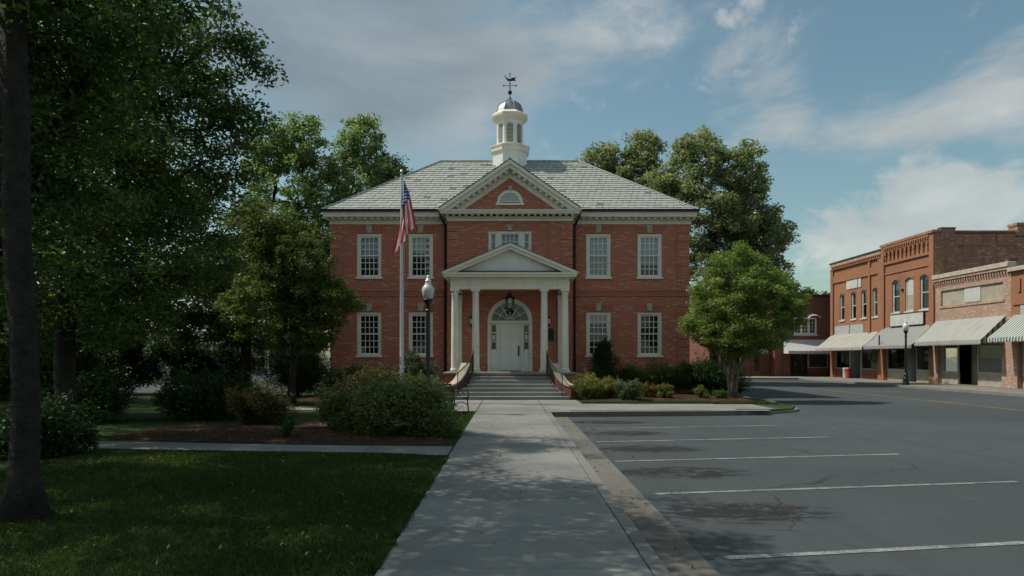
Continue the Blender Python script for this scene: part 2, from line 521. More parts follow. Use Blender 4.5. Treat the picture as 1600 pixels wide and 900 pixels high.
MT['step'] = concrete_mat('step_concrete', (.27, .275, .255), .45)
MT['walk'] = concrete_mat('walk_concrete', (.225, .225, .21), .35)
MT['kerb'] = concrete_mat('kerb_concrete', (.19, .195, .183), .45)
MT['gutter'] = concrete_mat('gutter_concrete', (.15, .142, .122), .7)
MT['warmwalk'] = concrete_mat('street_walk_concrete', (.23, .21, .185), .4)
MT['brickpave'] = brick('paver_brick', (.17, .105, .08), (.22, .135, .105), (.18, .15, .13), bw=.2, bh=.1)
MT['joint'] = plain('joint_dirt', (.07, .065, .055), .95, .3, 6)
MT['asphalt'] = asphalt_mat()
MT['paint_line'] = worn_paint('worn_white_line', (.30, .315, .31))
MT['paint_yellow'] = worn_paint('worn_yellow_line', (.28, .20, .08))
MT['slate'] = slate_mat()
MT['ridge'] = plain('lead_ridge', (.30, .32, .31), .6, .2, 5, 30, .2)
MT['lead'] = plain('dome_lead', (.30, .31, .33), .38, .25, 3, 25, .2, metal=.75, spec=.5, dirt=.3)
MT['flash'] = plain('dark_flashing', (.075, .085, .085), .5, .25, 4, 25, .2)
MT['gut'] = plain('bronze_gutter', (.030, .028, .026), .4, .2, 4, 25, .1)
MT['iron'] = plain('black_iron', (.014, .015, .017), .42, .25, 6, 60, .2, spec=.5)
MT['black'] = plain('black_paint', (.012, .015, .017), .35, .2, 6, 30, .1, spec=.5)
MT['globe'] = plain('milk_glass', (.60, .60, .565), .25, .04, 3, 20, .02, spec=.5)
MT['pole'] = plain('satin_aluminium', (.55, .56, .57), .4, .05, 3, 20, .05, metal=.35)
MT['glass'] = glass_mat('window_glass')
MT['shopglass'] = glass_mat('shop_glass', (.75, .8, .8), .02)
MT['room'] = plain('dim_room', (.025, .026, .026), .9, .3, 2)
MT['shoproom'] = plain('shop_room', (.20, .19, .175), .9, .35, 1.2)
MT['blind'] = stripe_mat('window_blind', (.48, .50, .49), (.38, .40, .40), .06, 2, .3, .1)
MT['curtain'] = stripe_mat('red_curtain', (.42, .05, .06), (.60, .58, .56), .28, 2, .55, .1)
MT['plaque'] = plain('bronze_plaque', (.03, .032, .035), .4, .2, 8, 60, .4, metal=.6)
MT['turf'] = lawn_mat()
MT['mulch'] = mulch_mat()
MT['soil'] = plain('far_ground', (.10, .10, .07), .95, .3, .3)
MT['bark'] = plain('bark', (.034, .029, .025), .95, .35, 6, 22, 1.0, bdist=.06)
MT['bark_pale'] = plain('smooth_pale_bark', (.17, .13, .10), .8, .25, 5, 14, .4, bdist=.02)
MT['leaf_oak'] = leafmat('leaf_oak', [(.030, .056, .020), (.056, .098, .028), (.092, .145, .038), (.155, .185, .052)])
MT['leaf_far'] = leafmat('leaf_far', [(.09, .14, .06), (.135, .195, .08), (.175, .24, .095), (.22, .27, .12)], .5, .6)
MT['leaf_right'] = leafmat('leaf_right', [(.115, .145, .08), (.17, .205, .11), (.225, .255, .14), (.31, .30, .18)], .5, .7)
MT['leaf_myrtle'] = leafmat('leaf_myrtle', [(.085, .13, .038), (.13, .185, .048), (.18, .24, .062), (.26, .30, .095)], .48, .6)
MT['leaf_dogwood'] = leafmat('leaf_dogwood', [(.040, .070, .020), (.075, .11, .026), (.13, .155, .038), (.17, .13, .075)], .4)
MT['leaf_dark'] = leafmat('leaf_dark', [(.018, .040, .016), (.030, .060, .022), (.046, .082, .028)], .2, .12)
MT['leaf_hedge'] = leafmat('leaf_hedge', [(.035, .075, .018), (.06, .12, .024), (.095, .165, .034)], .3, .2)
MT['leaf_yellow'] = leafmat('leaf_yellow', [(.06, .085, .02), (.12, .14, .03), (.20, .20, .05), (.24, .17, .06)], .3)
MT['leaf_grey'] = leafmat('leaf_grey', [(.05, .075, .04), (.085, .115, .06), (.13, .16, .09)], .2)
MT['leaf_rust'] = leafmat('leaf_rust', [(.09, .07, .025), (.17, .11, .035), (.26, .13, .05)], .3)
MT['leaf_rhodo'] = leafmat('leaf_rhodo', [(.06, .088, .034), (.10, .138, .046), (.15, .185, .066), (.21, .205, .09)], .35, .35)
MT['leaf_brown'] = leafmat('leaf_brown', [(.05, .05, .026), (.085, .075, .035), (.12, .085, .045)], .25, .12)
MT['grass'] = leafmat('grass_blade', [(.024, .046, .012), (.038, .066, .016), (.062, .09, .025), (.10, .095, .04)], .3, .15)
MT['awn_cream'] = stripe_mat('cream_awning_cloth', (.36, .365, .34), (.28, .275, .245), .16, 0, .45, .35)
MT['awn_stained'] = stripe_mat('stained_awning_cloth', (.37, .355, .315), (.32, .31, .27), .20, 0, .5, .65)
MT['awn_grey'] = stripe_mat('grey_awning_cloth', (.255, .26, .25), (.235, .24, .23), .25, 0, .5, .35)
MT['awn_end'] = stripe_mat('striped_awning_end', (.40, .37, .31), (.12, .095, .075), .30, 1, .5, .2)
MT['awn_green'] = stripe_mat('green_striped_awning', (.50, .51, .48), (.07, .12, .10), .22, 0, .5, .15)
MT['awn_metal'] = stripe_mat('white_metal_awning', (.55, .56, .55), (.33, .34, .34), .22, 0, .35, .2)
MT['awn_blue'] = plain('blue_grey_awning', (.32, .38, .42), .6, .1, 3)
MT['panel_tan'] = plain('tan_render', (.37, .335, .26), .85, .1, 2, 40, .3, dirt=.35)
MT['panel_white'] = plain('whitewashed_panel', (.50, .50, .465), .7, .1, 3, 40, .2, dirt=.35)
MT['panel_grey'] = plain('grey_board', (.38, .40, .39), .6, .1, 3, 40, .2, dirt=.25)
MT['bulk_tan'] = plain('tan_tile_bulkhead', (.36, .32, .26), .7, .12, 3, 30, .2)
MT['wood_brown'] = plain('brown_door', (.15, .095, .065), .5, .2, 5)
MT['siding'] = plain('white_siding', (.25, .255, .255), .6, .08, 2)
MT['red'] = plain('red_paint', (.40, .05, .05), .5, .15, 4)
MT['pend'] = plain('dark_bronze', (.035, .028, .022), .4, .2, 8, 40, .2, metal=.7)
MT['flag'] = flag_mat()
MT['paper'] = plain('paper_notice', (.70, .71, .70), .8, .05, 8)

# ------------------------------------------------------------------ ground, roads, paths
ZA = -0.13


def sheet(name, poly, z, mat, kind='structure', label=None, thick=0.0):
    b = MB()
    if thick:
        b.prism(poly, z - thick, z, 'z')
    else:
        b.add([(p[0], p[1], z) for p in poly], [tuple(range(len(poly)))])
    o = b.build(name, mat)
    if kind: o['kind'] = kind
    return o


sheet('ground', [(-900, -300), (900, -300), (900, 1500), (-900, 1500)], -0.24, MT['soil'])
sheet('road', [(1.0, -25), (23.6, -25), (23.6, 95), (1.0, 95)], ZA, MT['asphalt'])
sheet('side_street', [(-60, 33.2), (-11.2, 33.2), (-11.2, 43), (-60, 43)], 0.016, MT['asphalt'])


def arc(cx, cy, r, a0, a1, n=8):
    return [(cx + r * math.cos(R(a0 + (a1 - a0) * i / n)), cy + r * math.sin(R(a0 + (a1 - a0) * i / n))) for i in range(n + 1)]


lawn_left = sheet('lawn', [(-60, -25), (-1.06, -25), (-1.06, 60), (-60, 60)], 0.0, MT['turf'], thick=.2)
# the town hall's plot right of the path, with the rounded corner at the drive
plot = [(-1.06, 21.55), (1.3, 21.55), (6.5, 22.0)] + [(8.3, 22.55), (9.4, 23.4), (9.95, 24.6)] + [(10.0, 28), (10.0, 60), (-1.06, 60)]
sheet('lawn', plot, -0.004, MT['turf'], thick=.2)


def slabs(parent, x0, x1, y0, y1, nx, ny, z, mat, gap=.012, h=.05, name='slab'):
    """separate concrete slabs, alike ones sharing one mesh"""
    dx, dy = (x1 - x0) / nx, (y1 - y0) / ny
    proto = None
    for i in range(nx):
        for j in range(ny):
            l = (x0 + dx * i, y0 + dy * j, z - h - random.uniform(0, .003))
            if proto is None:
                b = MB().box(gap / 2, dx - gap / 2, gap / 2, dy - gap / 2, 0, h, .006)
                proto = b.build(name, mat, parent, loc=l)
            else:
                c = proto.copy(); COL.objects.link(c); c.location = l


# front path
fp = sheet('front_path', [(-1.05, -8), (1.11, -8), (1.11, 27.6), (-1.05, 27.6)], 0.004, MT['joint'])
slabs(fp, -1.05, 1.11, -4.05, 27.6, 1, 23, .022, MT['walk'], h=.03)
# kerb and gutter beside the parking bays
kb = sheet('kerb', [(1.113, -8), (1.25, -8), (1.25, 21.5), (1.113, 21.5)], -0.1, MT['joint'], thick=.06)
slabs(kb, 1.112, 1.26, -8, 21.55, 1, 10, .02, MT['kerb'], h=.24, name='kerbstone')
gt = sheet('gutter', [(1.27, -8), (1.76, -8), (1.76, 21.4), (1.27, 21.4)], ZA + .004, MT['joint'])
slabs(gt, 1.262, 1.765, -8, 21.4, 1, 10, ZA + .012, MT['gutter'], h=.03, name='gutter_slab')
# side path that leaves to the left
sp = sheet('side_path', [(-1.06, 12.1), (-1.06, 13.2), (-4, 13.45), (-9, 14.2), (-16, 16.4), (-16, 15.0), (-9, 13.1), (-4, 12.55), (-1.9, 12.35), (-1.35, 12.05)], 0.006, MT['joint'])
pl = [((-1.07, 12.06), (-1.07, 13.2)), ((-2.6, 12.42), (-2.6, 13.33)), ((-4.1, 12.56), (-4.1, 13.46)), ((-5.6, 12.70), (-5.6, 13.66)), ((-7.1, 12.87), (-7.1, 13.9)), ((-8.7, 13.07), (-8.7, 14.15)), ((-11, 13.6), (-11, 14.75)), ((-14, 14.4), (-14, 15.7))]
for (a, b_), (c, d) in zip(pl[:-1], pl[1:]):
    MB().prism([(a[0] - .006, a[1]), (a[0] - .006, b_[1]), (c[0] + .006, d[1]), (c[0] + .006, c[1])], 0.008, .024, 'z').build('slab', MT['walk'], sp)
# forecourt and walks in front of the town hall
fc = sheet('forecourt', [(-5.6, 22.4), (-3.2, 22.4), (-2.4, 21.8), (-1.06, 21.8), (-1.06, 27.6), (-2.9, 27.6), (-2.9, 24.2), (-5.6, 24.2)], 0.005, MT['joint'])
slabs(fc, -2.9, -1.06, 21.9, 27.6, 1, 4, .02, MT['walk'], h=.03)
slabs(fc, -10.9, -2.9, 22.5, 24.1, 5, 1, .02, MT['walk'], h=.03)
fr = sheet('forecourt_walk', [(1.26, 21.56), (6.5, 22.01), (8.25, 22.6), (8.9, 23.1), (9.0, 24.4), (8.0, 25.2), (2.6, 25.3), (2.6, 27.6), (1.12, 27.6), (1.12, 21.56)], 0.006, MT['joint'])
for (xa, xb, ya, yb) in [(1.12, 2.6, 25.3, 27.55), (1.12, 1.9, 21.62, 22.35), (1.12, 1.27, 22.35, 25.3), (6.4, 8.2, 22.1, 22.4), (1.27, 2.75, 22.35, 25.3), (2.75, 4.25, 22.35, 25.28), (4.25, 5.75, 22.35, 25.25), (5.75, 7.25, 22.4, 25.2), (7.25, 8.6, 22.75, 25.0)]:
    MB().box(xa + .006, xb - .006, ya + .006, yb - .006, 0.008, .024, .005).build('slab', MT['walk'], fr)
bp = sheet('brick_paving', [(1.9, 21.75), (6.4, 22.12), (6.3, 22.36), (1.9, 22.34)], .018, MT['brickpave'])
# rounded kerb round the plot
kp = sheet('plot_kerb', [(1.3, 21.53), (6.5, 21.98), (6.5, 22.0), (1.3, 21.56)], -.1, MT['joint'])
kpts = [(1.27, 21.48), (3.0, 21.62), (4.8, 21.78), (6.5, 21.93), (7.5, 22.15), (8.3, 22.48), (8.95, 22.95), (9.45, 23.35), (9.8, 23.9), (10.0, 24.6), (10.06, 26.5), (10.08, 29), (10.08, 32), (10.08, 36), (10.08, 40), (10.08, 45), (10.08, 50)]
for a, b_ in zip(kpts[:-1], kpts[1:]):
    A, B = Vector((*a, 0)), Vector((*b_, 0)); t = (B - A).normalized(); nrm = Vector((-t.y, t.x, 0)) * .15
    q = t * .006
    drop = -.05 if a[0] > 8.2 and a[1] < 25 else .022
    MB().prism([tuple((A + q)[:2]), tuple((B - q)[:2]), tuple((B - q + nrm)[:2]), tuple((A + q + nrm)[:2])], -.2, drop, 'z').build('kerbstone', MT['gutter' if a[0] < 8 else 'kerb'], kp)
# street pavement along the shops and the far corner
st = sheet('street_pavement', [(23.65, 20), (40, 20), (40, 120), (23.65, 120)], -.02, MT['joint'], thick=.2)
slabs(st, 23.75, 27.6, 22, 62, 2, 20, 0.0, MT['warmwalk'], h=.05)
slabs(st, 23.58, 23.75, 22, 62, 1, 14, 0.012, MT['kerb'], h=.24, name='kerbstone')
cp = sheet('cross_pavement', [(10.2, 57.5), (23.6, 57.5), (23.6, 75), (10.2, 75)], 0.0, MT['warmwalk'], thick=.2)
# parking bay lines and the street's centre line
bay = tag(MB().add([(1.95, 6.45, ZA + .006), (1.97, 6.35, ZA + .006), (7.45, 7.28, ZA + .006), (7.43, 7.38, ZA + .006)], [(0, 1, 2, 3)]).build('bay_line', MT['paint_line']), kind='structure')
for k, y in enumerate((3.55, 9.45, 12.38, 15.22, 17.98)):
    c = bay.copy(); COL.objects.link(c); c.location = (random.uniform(-.05, .05) - (.1 if k > 1 else 0), y - 6.45, 0)
for x in (17.35, 17.58):
    tag(MB().add([(x, -10, ZA + .006), (x + .12, -10, ZA + .006), (x + .12, 62, ZA + .006), (x, 62, ZA + .006)], [(0, 1, 2, 3)]).build('centre_line', MT['paint_yellow']), kind='structure')


def bed(name, poly, z=.03):
    """mulch bed with an uneven surface"""
    xs = [p[0] for p in poly]; ys = [p[1] for p in poly]
    cx, cy = sum(xs) / len(xs), sum(ys) / len(ys)
    rings, vs, fs = 6, [], []
    dense = []
    for i, p in enumerate(poly):
        q = poly[(i + 1) % len(poly)]
        k = max(2, int(math.dist(p, q) / .35))
        for j in range(k):
            dense.append((p[0] + (q[0] - p[0]) * j / k, p[1] + (q[1] - p[1]) * j / k))
    n = len(dense)
    for r in range(rings):
        t = r / rings
        for (x, y) in dense:
            w = .04 if r == 0 else .0
            vs.append((x + (cx - x) * t + random.uniform(-w, w), y + (cy - y) * t + random.uniform(-w, w), (0.008 if r == 0 else z + .05 * t + random.uniform(0, .035))))
    vs.append((cx, cy, z + .07))
    for r in range(rings - 1):
        for k in range(n):
            q = (k + 1) % n
            fs.append((r * n + k, r * n + q, (r + 1) * n + q, (r + 1) * n + k))
    for k in range(n):
        fs.append(((rings - 1) * n + k, (rings - 1) * n + (k + 1) % n, rings * n))
    o = MB().add(vs, fs).build(name, MT['mulch'], smooth='all')
    return tag(o, kind='structure')


bed('planting_bed', [(2.9, 26.6), (4.0, 26.2), (6.5, 27.0), (8.0, 26.7), (9.6, 27.2), (9.8, 29.5), (9.7, 32.9), (2.9, 32.9)])
bed('planting_bed', [(-2.95, 26.6), (-2.95, 32.9), (-9.0, 32.9), (-9.2, 27.2), (-6, 26.6)])
bed('planting_bed', [(-1.15, 13.9), (-1.3, 14.9), (-1.6, 16.5), (-2.3, 17.6), (-4.5, 18.3), (-7.0, 18.3), (-8.6, 17.0), (-8.4, 14.6), (-5.0, 13.85), (-3, 13.55), (-1.7, 13.45)])

# ------------------------------------------------------------------ foliage tools


def leaf_object(name, cent, length, width, tone, mat, parent, up=.35, droop=None, kind=None):
    """many small folded leaf faces in one mesh"""
    N = len(cent)
    o0 = org(parent)
    d = RNG.normal(size=(N, 3)); d[:, 2] *= .6
    if droop is not None: d += droop
    d /= np.linalg.norm(d, axis=1)[:, None]
    nr = RNG.normal(size=(N, 3)); nr[:, 2] += up * 3
    s = np.cross(d, nr); s /= (np.linalg.norm(s, axis=1)[:, None] + 1e-9)
    nn = np.cross(s, d)
    L = (length * RNG.uniform(.65, 1.3, N))[:, None]; W = (width * RNG.uniform(.7, 1.25, N))[:, None]
    c = cent - np.array(o0)
    v = np.empty((N, 4, 3), 'f')
    v[:, 0] = c - d * L * .5
    v[:, 1] = c + s * W * .5 + nn * L * .10
    v[:, 2] = c + d * L * .5 - nn * L * .05
    v[:, 3] = c - s * W * .5 + nn * L * .10
    return raw_quads(name, v, np.repeat(tone.astype('f'), 4), mat, parent, kind)


def raw_quads(name, v, tone, mat, parent, kind=None):
    N = len(v)
    me = bpy.data.meshes.new(name)
    me.vertices.add(N * 4); me.loops.add(N * 4); me.polygons.add(N)
    me.vertices.foreach_set('co', np.ascontiguousarray(v, 'f').ravel())
    me.loops.foreach_set('vertex_index', np.arange(N * 4, dtype='i'))
    me.polygons.foreach_set('loop_start', np.arange(0, N * 4, 4, dtype='i'))
    me.update(calc_edges=True)
    at = me.attributes.new('tone', 'FLOAT', 'POINT')
    at.data.foreach_set('value', np.clip(tone, 0, 1).astype('f'))
    me.materials.append(mat)
    o = bpy.data.objects.new(name, me)
    COL.objects.link(o)
    o.parent = parent
    if kind: o['kind'] = kind
    return o


def unit(n):
    u = RNG.normal(size=(n, 3))
    return u / np.linalg.norm(u, axis=1)[:, None]


def clump_points(lobes):
    """centres of leaf clumps spread through ellipsoid lobes (x,y,z,rx,ry,rz,count)"""
    P = []
    for (x, y, z, rx, ry, rz, n) in lobes:
        u = unit(n)
        r = (.35 + .65 * RNG.random(n) ** .45)[:, None] * RNG.uniform(.82, 1.12, (n, 1))
        P.append(np.array([x, y, z]) + u * r * np.array([rx, ry, rz]))
    return np.concatenate(P)


def tree(name, label, base, trunk, lobes, mat, leaf=.1, per=150, cr=.5, bark='bark', r0=.25, group=None, cat='tree', extra_trunks=(), flat=.6, tone_bias=0.0, lw=.5, tip=.012, sides=6):
    """trunk: list of points from the base up into the crown"""
    t = thing(name, label, cat, base, group=group)
    C = clump_points(lobes)
    trunks = [trunk] + list(extra_trunks)
    nodes, par, is_tr = [], [], []
    for tk in trunks:
        tk = [Vector(p) for p in tk]
        prev = -1
        for a, b in zip(tk[:-1], tk[1:]):
            k = max(2, int((b - a).length / .45))
            for j in range(k):
                q = a.lerp(b, j / k)
                if prev >= 0: q = q + Vector((random.uniform(-1, 1), random.uniform(-1, 1), 0)) * r0 * .12
                nodes.append(np.array(q)); par.append(prev); is_tr.append(True); prev = len(nodes) - 1
        nodes.append(np.array(tk[-1])); par.append(prev); is_tr.append(True)
    ntr = len(nodes)
    zmin = min(l[2] - l[5] for l in lobes)
    top = np.array(trunk[-1])
    order = np.argsort(np.linalg.norm(C - top, axis=1))
    tips = []
    for ci in order:
        c = C[ci]
        A = np.array(nodes)
        dd = A - c
        cost = np.linalg.norm(dd, axis=1) + np.maximum(0, A[:, 2] - c[2] + .1) * .9
        low = np.zeros(len(A)); low[:ntr] = np.maximum(0, (zmin - .3) - A[:ntr, 2]) * 3
        k = int(np.argmin(cost + low))
        s = A[k]
        dist = np.linalg.norm(c - s)
        seg = max(2, min(5, int(dist / .5)))
        prev = k
        for j in range(1, seg + 1):
            f = j / seg
            q = s + (c - s) * f + np.array([0, 0, .12 * dist * math.sin(math.pi * f)]) + (RNG.normal(size=3) * .05 * dist if j < seg else 0)
            nodes.append(q); par.append(prev); is_tr.append(False); prev = len(nodes) - 1
        tips.append(prev)
    n = len(nodes)
    cnt = np.zeros(n)
    for i in tips: cnt[i] += 1
    for i in range(n - 1, -1, -1):
        if par[i] >= 0: cnt[par[i]] += max(cnt[i], .001)
    tot = max(1.0, cnt[:ntr].max())
    rad = np.maximum(tip, r0 * (cnt / tot) ** .48)
    # trunk wood: chains through the trunk nodes; branches from every other node
    mt = MB()
    s0 = 0
    for i in range(ntr):
        last = i == ntr - 1 or par[i + 1] == -1
        if last:
            ids = list(range(s0, i + 1))
            rr = [max(rad[q], r0 * .25) for q in ids]
            zb = nodes[ids[0]][2]
            rr = [r * (1 + 1.0 * math.exp(-max(0, nodes[q][2] - zb) / .24)) for q, r in zip(ids, rr)]
            mt.tube([nodes[q] for q in ids], rr, 10 if sides > 5 else 7)
            s0 = i + 1
    tr_o = mt.build('trunk', MT[bark], t, smooth='all')
    mb = MB()
    kids = {}
    for i in range(ntr, n): kids.setdefault(par[i], []).append(i)
    starts = [(i, par[i]) for i in range(ntr, n) if par[i] < ntr or kids[par[i]][0] != i]
    for i, pi in starts:
        chain = [pi, i]
        while kids.get(chain[-1]): chain.append(kids[chain[-1]][0])
        rr = [min(rad[pi], rad[i] * 1.15)] + [rad[q] for q in chain[1:]]
        mb.tube([nodes[q] for q in chain], rr, sides if rad[i] > .03 else 4, cap=False)
    mb.build('branches', MT[bark], t, smooth='all', kind='stuff')
    # leaves
    nC = len(C)
    m = RNG.poisson(per, nC)
    idx = np.repeat(np.arange(nC), m)
    N = len(idx)
    off = unit(N) * (RNG.random(N) ** .55)[:, None] * (cr * RNG.uniform(.7, 1.25, nC))[idx][:, None]
    off[:, 2] *= flat
    ct = RNG.normal(.42 + tone_bias, .16, nC)
    tone = ct[idx] + RNG.normal(0, .13, N) + off[:, 2] / cr * .10
    leaf_object('crown', C[idx] + off, leaf, leaf * lw, tone, mat, t, up=.12, kind='stuff')
    return t


def shrub(name, label, c, r, mat, n=5000, leaf=.05, lumps=14, group=None, cat='shrub', z0=0.0, lw=.5, shape='round', tone_bias=0.0):
    """low bush: stems and a lumpy shell of leaves. c=(x,y), r=(rx,ry,height)"""
    t = thing(name, label, cat, (c[0], c[1], z0), group=group)
    rx, ry, h = r
    L = []
    for k in range(lumps):
        a = random.uniform(0, 2 * math.pi); q = math.sqrt(random.random()) * .72
        if shape == 'cone':
            z = random.random() ** 1.2; q = math.sqrt(random.random()) * (1 - z) * .85
            L.append((c[0] + rx * q * math.cos(a), c[1] + ry * q * math.sin(a), z0 + h * (.14 + .74 * z), rx * (.62 - .36 * z)))
        elif shape == 'hedge':
            L.append((c[0] + rx * random.uniform(-.85, .85), c[1] + ry * random.uniform(-.6, .6), z0 + h * random.uniform(.25, .8), min(ry, h) * .55))
        else:
            z = .18 + .62 * random.random() * math.sqrt(max(0, 1 - q * q * .9))
            L.append((c[0] + rx * q * math.cos(a), c[1] + ry * q * math.sin(a), z0 + h * z, min(rx, ry, h) * random.uniform(.24, .5)))
    st = MB()
    for (x, y, z, lr) in L:
        m_ = ((x + c[0]) / 2 + random.uniform(-.05, .05), (y + c[1]) / 2 + random.uniform(-.05, .05), z0 + (z - z0) * .6)
        st.tube([(c[0] + random.uniform(-.08, .08) * rx, c[1] + random.uniform(-.08, .08) * ry, z0 - .02), m_, (x, y, z)], [.016, .011, .005], 4, cap=False)
    st.build('stems', MT['bark'], t, kind='stuff')
    per = n // len(L)
    P, T = [], []
    for (x, y, z, lr) in L:
        u = unit(per)
        k = (.45 + .6 * RNG.random(per) ** .4)[:, None] * (1 + .25 * np.sin(u[:, :1] * 7 + x * 3) * np.cos(u[:, 1:2] * 6 + y * 5))
        p = np.array([x, y, z]) + u * k * lr * np.array([1.15, 1.15, .9])
        P.append(p)
        T.append(RNG.normal(.45 + tone_bias + random.uniform(-.18, .18), .16, per) + u[:, 2] * .08)
    # stray shoots that break the outline
    for k in range(int(lumps * 3.2)):
        x, y, z, lr = random.choice(L)
        u = unit(1)[0]; u[2] = abs(u[2]) * 1.2 + .25; u /= np.linalg.norm(u)
        ln = random.uniform(.35, 1.0) * lr
        m_ = int(14 + per * .02)
        f_ = RNG.random(m_)[:, None]
        P.append(np.array([x, y, z]) + u * (lr * .95 + f_ * ln) + RNG.normal(0, leaf * .55, (m_, 3)))
        T.append(RNG.normal(.62 + tone_bias, .15, m_))
    P, T = np.concatenate(P), np.concatenate(T)
    ok = P[:, 2] > z0 + .02
    leaf_object('foliage', P[ok], leaf, leaf * lw, T[ok], mat, t, kind='stuff')
    return t


def grass_patch(name, inside, x0, x1, y0, y1, dens, h, label, z=0.0):
    n = int((x1 - x0) * (y1 - y0) * dens)
    xy = np.column_stack([RNG.uniform(x0, x1, n), RNG.uniform(y0, y1, n)])
    k = inside(xy[:, 0], xy[:, 1])
    xy = xy[k]; n = len(xy)
    ang = RNG.uniform(0, 2 * np.pi, n)
    w = .004 + .0007 * xy[:, 1]
    H = h * RNG.uniform(.5, 1.3, n)
    lean = RNG.normal(0, .5, (n, 2)) * H[:, None]
    v = np.zeros((n, 4, 3), 'f')
    dx, dy = np.cos(ang) * w, np.sin(ang) * w
    v[:, 0] = np.column_stack([xy[:, 0] - dx, xy[:, 1] - dy, np.full(n, z - .003)])
    v[:, 1] = np.column_stack([xy[:, 0] + dx, xy[:, 1] + dy, np.full(n, z - .003)])
    v[:, 2] = np.column_stack([xy[:, 0] + lean[:, 0] + dx * .2, xy[:, 1] + lean[:, 1] + dy * .2, z + H])
    v[:, 3] = np.column_stack([xy[:, 0] + lean[:, 0] - dx * .2, xy[:, 1] + lean[:, 1] - dy * .2, z + H])
    big_ = np.sin(xy[:, 0] * 1.7 + np.sin(xy[:, 1] * 1.1) * 2) * .08 + np.sin(xy[:, 1] * 2.3 + xy[:, 0]) * .06
    tone = np.repeat(RNG.normal(.42, .18, n) + big_, 4)
    o = raw_quads(name, v, tone, MT['grass'], None, 'stuff')
    return tag(o, label, 'grass')

# ------------------------------------------------------------------ wall with real openings


def wall_grid(b, x0, x1, z0, z1, y, openings, depth, P=None):
    """front face at y (facing -y) with rectangular openings (xa,xb,za,zb[,arch rise]) and their reveals"""
    P = P or (lambda x, yy, z: (x, yy, z))
    xs = sorted({x0, x1, *[o[0] for o in openings], *[o[1] for o in openings]})
    zs = sorted({z0, z1, *[o[2] for o in openings], *[o[3] for o in openings]})
    for i in range(len(xs) - 1):
        for j in range(len(zs) - 1):
            cx, cz = (xs[i] + xs[i + 1]) / 2, (zs[j] + zs[j + 1]) / 2
            if any(o[0] < cx < o[1] and o[2] < cz < o[3] for o in openings): continue
            b.quad(P(xs[i], y, zs[j]), P(xs[i + 1], y, zs[j]), P(xs[i + 1], y, zs[j + 1]), P(xs[i], y, zs[j + 1]))
    for o in openings:
        xa, xb, za, zb = o[:4]
        rise = o[4] if len(o) > 4 else 0
        zt = zb - rise
        for (p, q) in (((xa, za), (xb, za)), ((xb, za), (xb, zt)), ((xa, zt), (xa, za))):
            b.quad(P(p[0], y, p[1]), P(q[0], y, q[1]), P(q[0], y + depth, q[1]), P(p[0], y + depth, p[1]))
        if not rise:
            b.quad(P(xb, y, zb), P(xa, y, zb), P(xa, y + depth, zb), P(xb, y + depth, zb))
        else:
            w = (xb - xa) / 2; cx = (xa + xb) / 2
            n = 14
            if rise >= w * .98: pts = [(cx - w * math.cos(math.pi * k / n), zt + rise * math.sin(math.pi * k / n)) for k in range(n + 1)]
            else:
                Rr = (w * w + rise * rise) / (2 * rise); a = math.asin(w / Rr)
                pts = [(cx + Rr * math.sin(-a + 2 * a * k / n), zb - Rr + Rr * math.cos(-a + 2 * a * k / n)) for k in range(n + 1)]
            for (p, q) in zip(pts[:-1], pts[1:]):
                b.quad(P(p[0], y, p[1]), P(q[0], y, q[1]), P(q[0], y, zb), P(p[0], y, zb))
                b.quad(P(q[0], y, q[1]), P(p[0], y, p[1]), P(p[0], y + depth, p[1]), P(q[0], y + depth, q[1]))
    return b


def slates(b, rows, poly_x, origin, up, nrm, w=.30, tone=None, xdir=Vector((1, 0, 0))):
    """overlapping slates on a slope: rows (distance up the slope), poly_x(d)->(x0,x1) extents along xdir"""
    if b.tone is None: b.tone = []
    for k in range(len(rows) - 1):
        d0, d1 = rows[k], rows[k + 1]
        ext = poly_x((d0 + d1) / 2)
        if ext is None: continue
        x = ext[0] - (w / 2 if k % 2 else 0) - random.uniform(0, .05)
        while x < ext[1]:
            xa, xb = max(ext[0], x) + .006, min(ext[1], x + w * random.uniform(.97, 1.03)) - .006
            x += w
            if xb - xa < .03: continue
            lift = .034 + random.uniform(0, .012)
            dj = random.uniform(-.012, .012)
            A = origin + xdir * xa + up * (d0 + dj); B = origin + xdir * xb + up * (d0 + dj)
            C = origin + xdir * xb + up * (d1 + .05); D = origin + xdir * xa + up * (d1 + .05)
            b.add([A + nrm * lift, B + nrm * lift, C + nrm * .008, D + nrm * .008, A + nrm * .004, B + nrm * .004], [(0, 1, 2, 3), (4, 5, 1, 0)])
            r = random.random()
            tn = random.uniform(0, .14) if r < .035 else random.uniform(.55, .95)
            b.tone += [tn, 0.0]
    return b


# ------------------------------------------------------------------ town hall
YW, YP = 33.0, 32.4                         # front planes of the wings and of the centre bay
HX, PX = 8.4, 2.86                           # half widths
hall = thing('town_hall', 'two-storey red brick town hall with slate hip roof, cupola and columned porch', 'building', (0, 37, 0))
WIN = [(-6.6, 5.45), (-4.18, 5.45), (4.15, 5.45), (6.55, 5.45), (-6.6, 1.78), (-4.18, 1.78), (4.15, 1.78), (6.55, 1.78)]
WW, WH = 1.14, 2.02
for s in (-1, 1):
    b = MB()
    x0, x1 = (-HX, -PX) if s < 0 else (PX, HX)
    ops = [(x - WW / 2, x + WW / 2, z, z + WH) for x, z in WIN if x * s > 0]
    wall_grid(b, x0, x1, -.1, 7.96, YW, ops, .22)
    xo = s * HX
    b.quad((xo, YW, -.1), (xo, 42.0, -.1), (xo, 42.0, 8.2), (xo, YW, 8.2))
    b.quad((s * PX, YP, -.1), (s * PX, YW, -.1), (s * PX, YW, 8.2), (s * PX, YP, 8.2))
    b.build('wall', MT['brick'], hall)
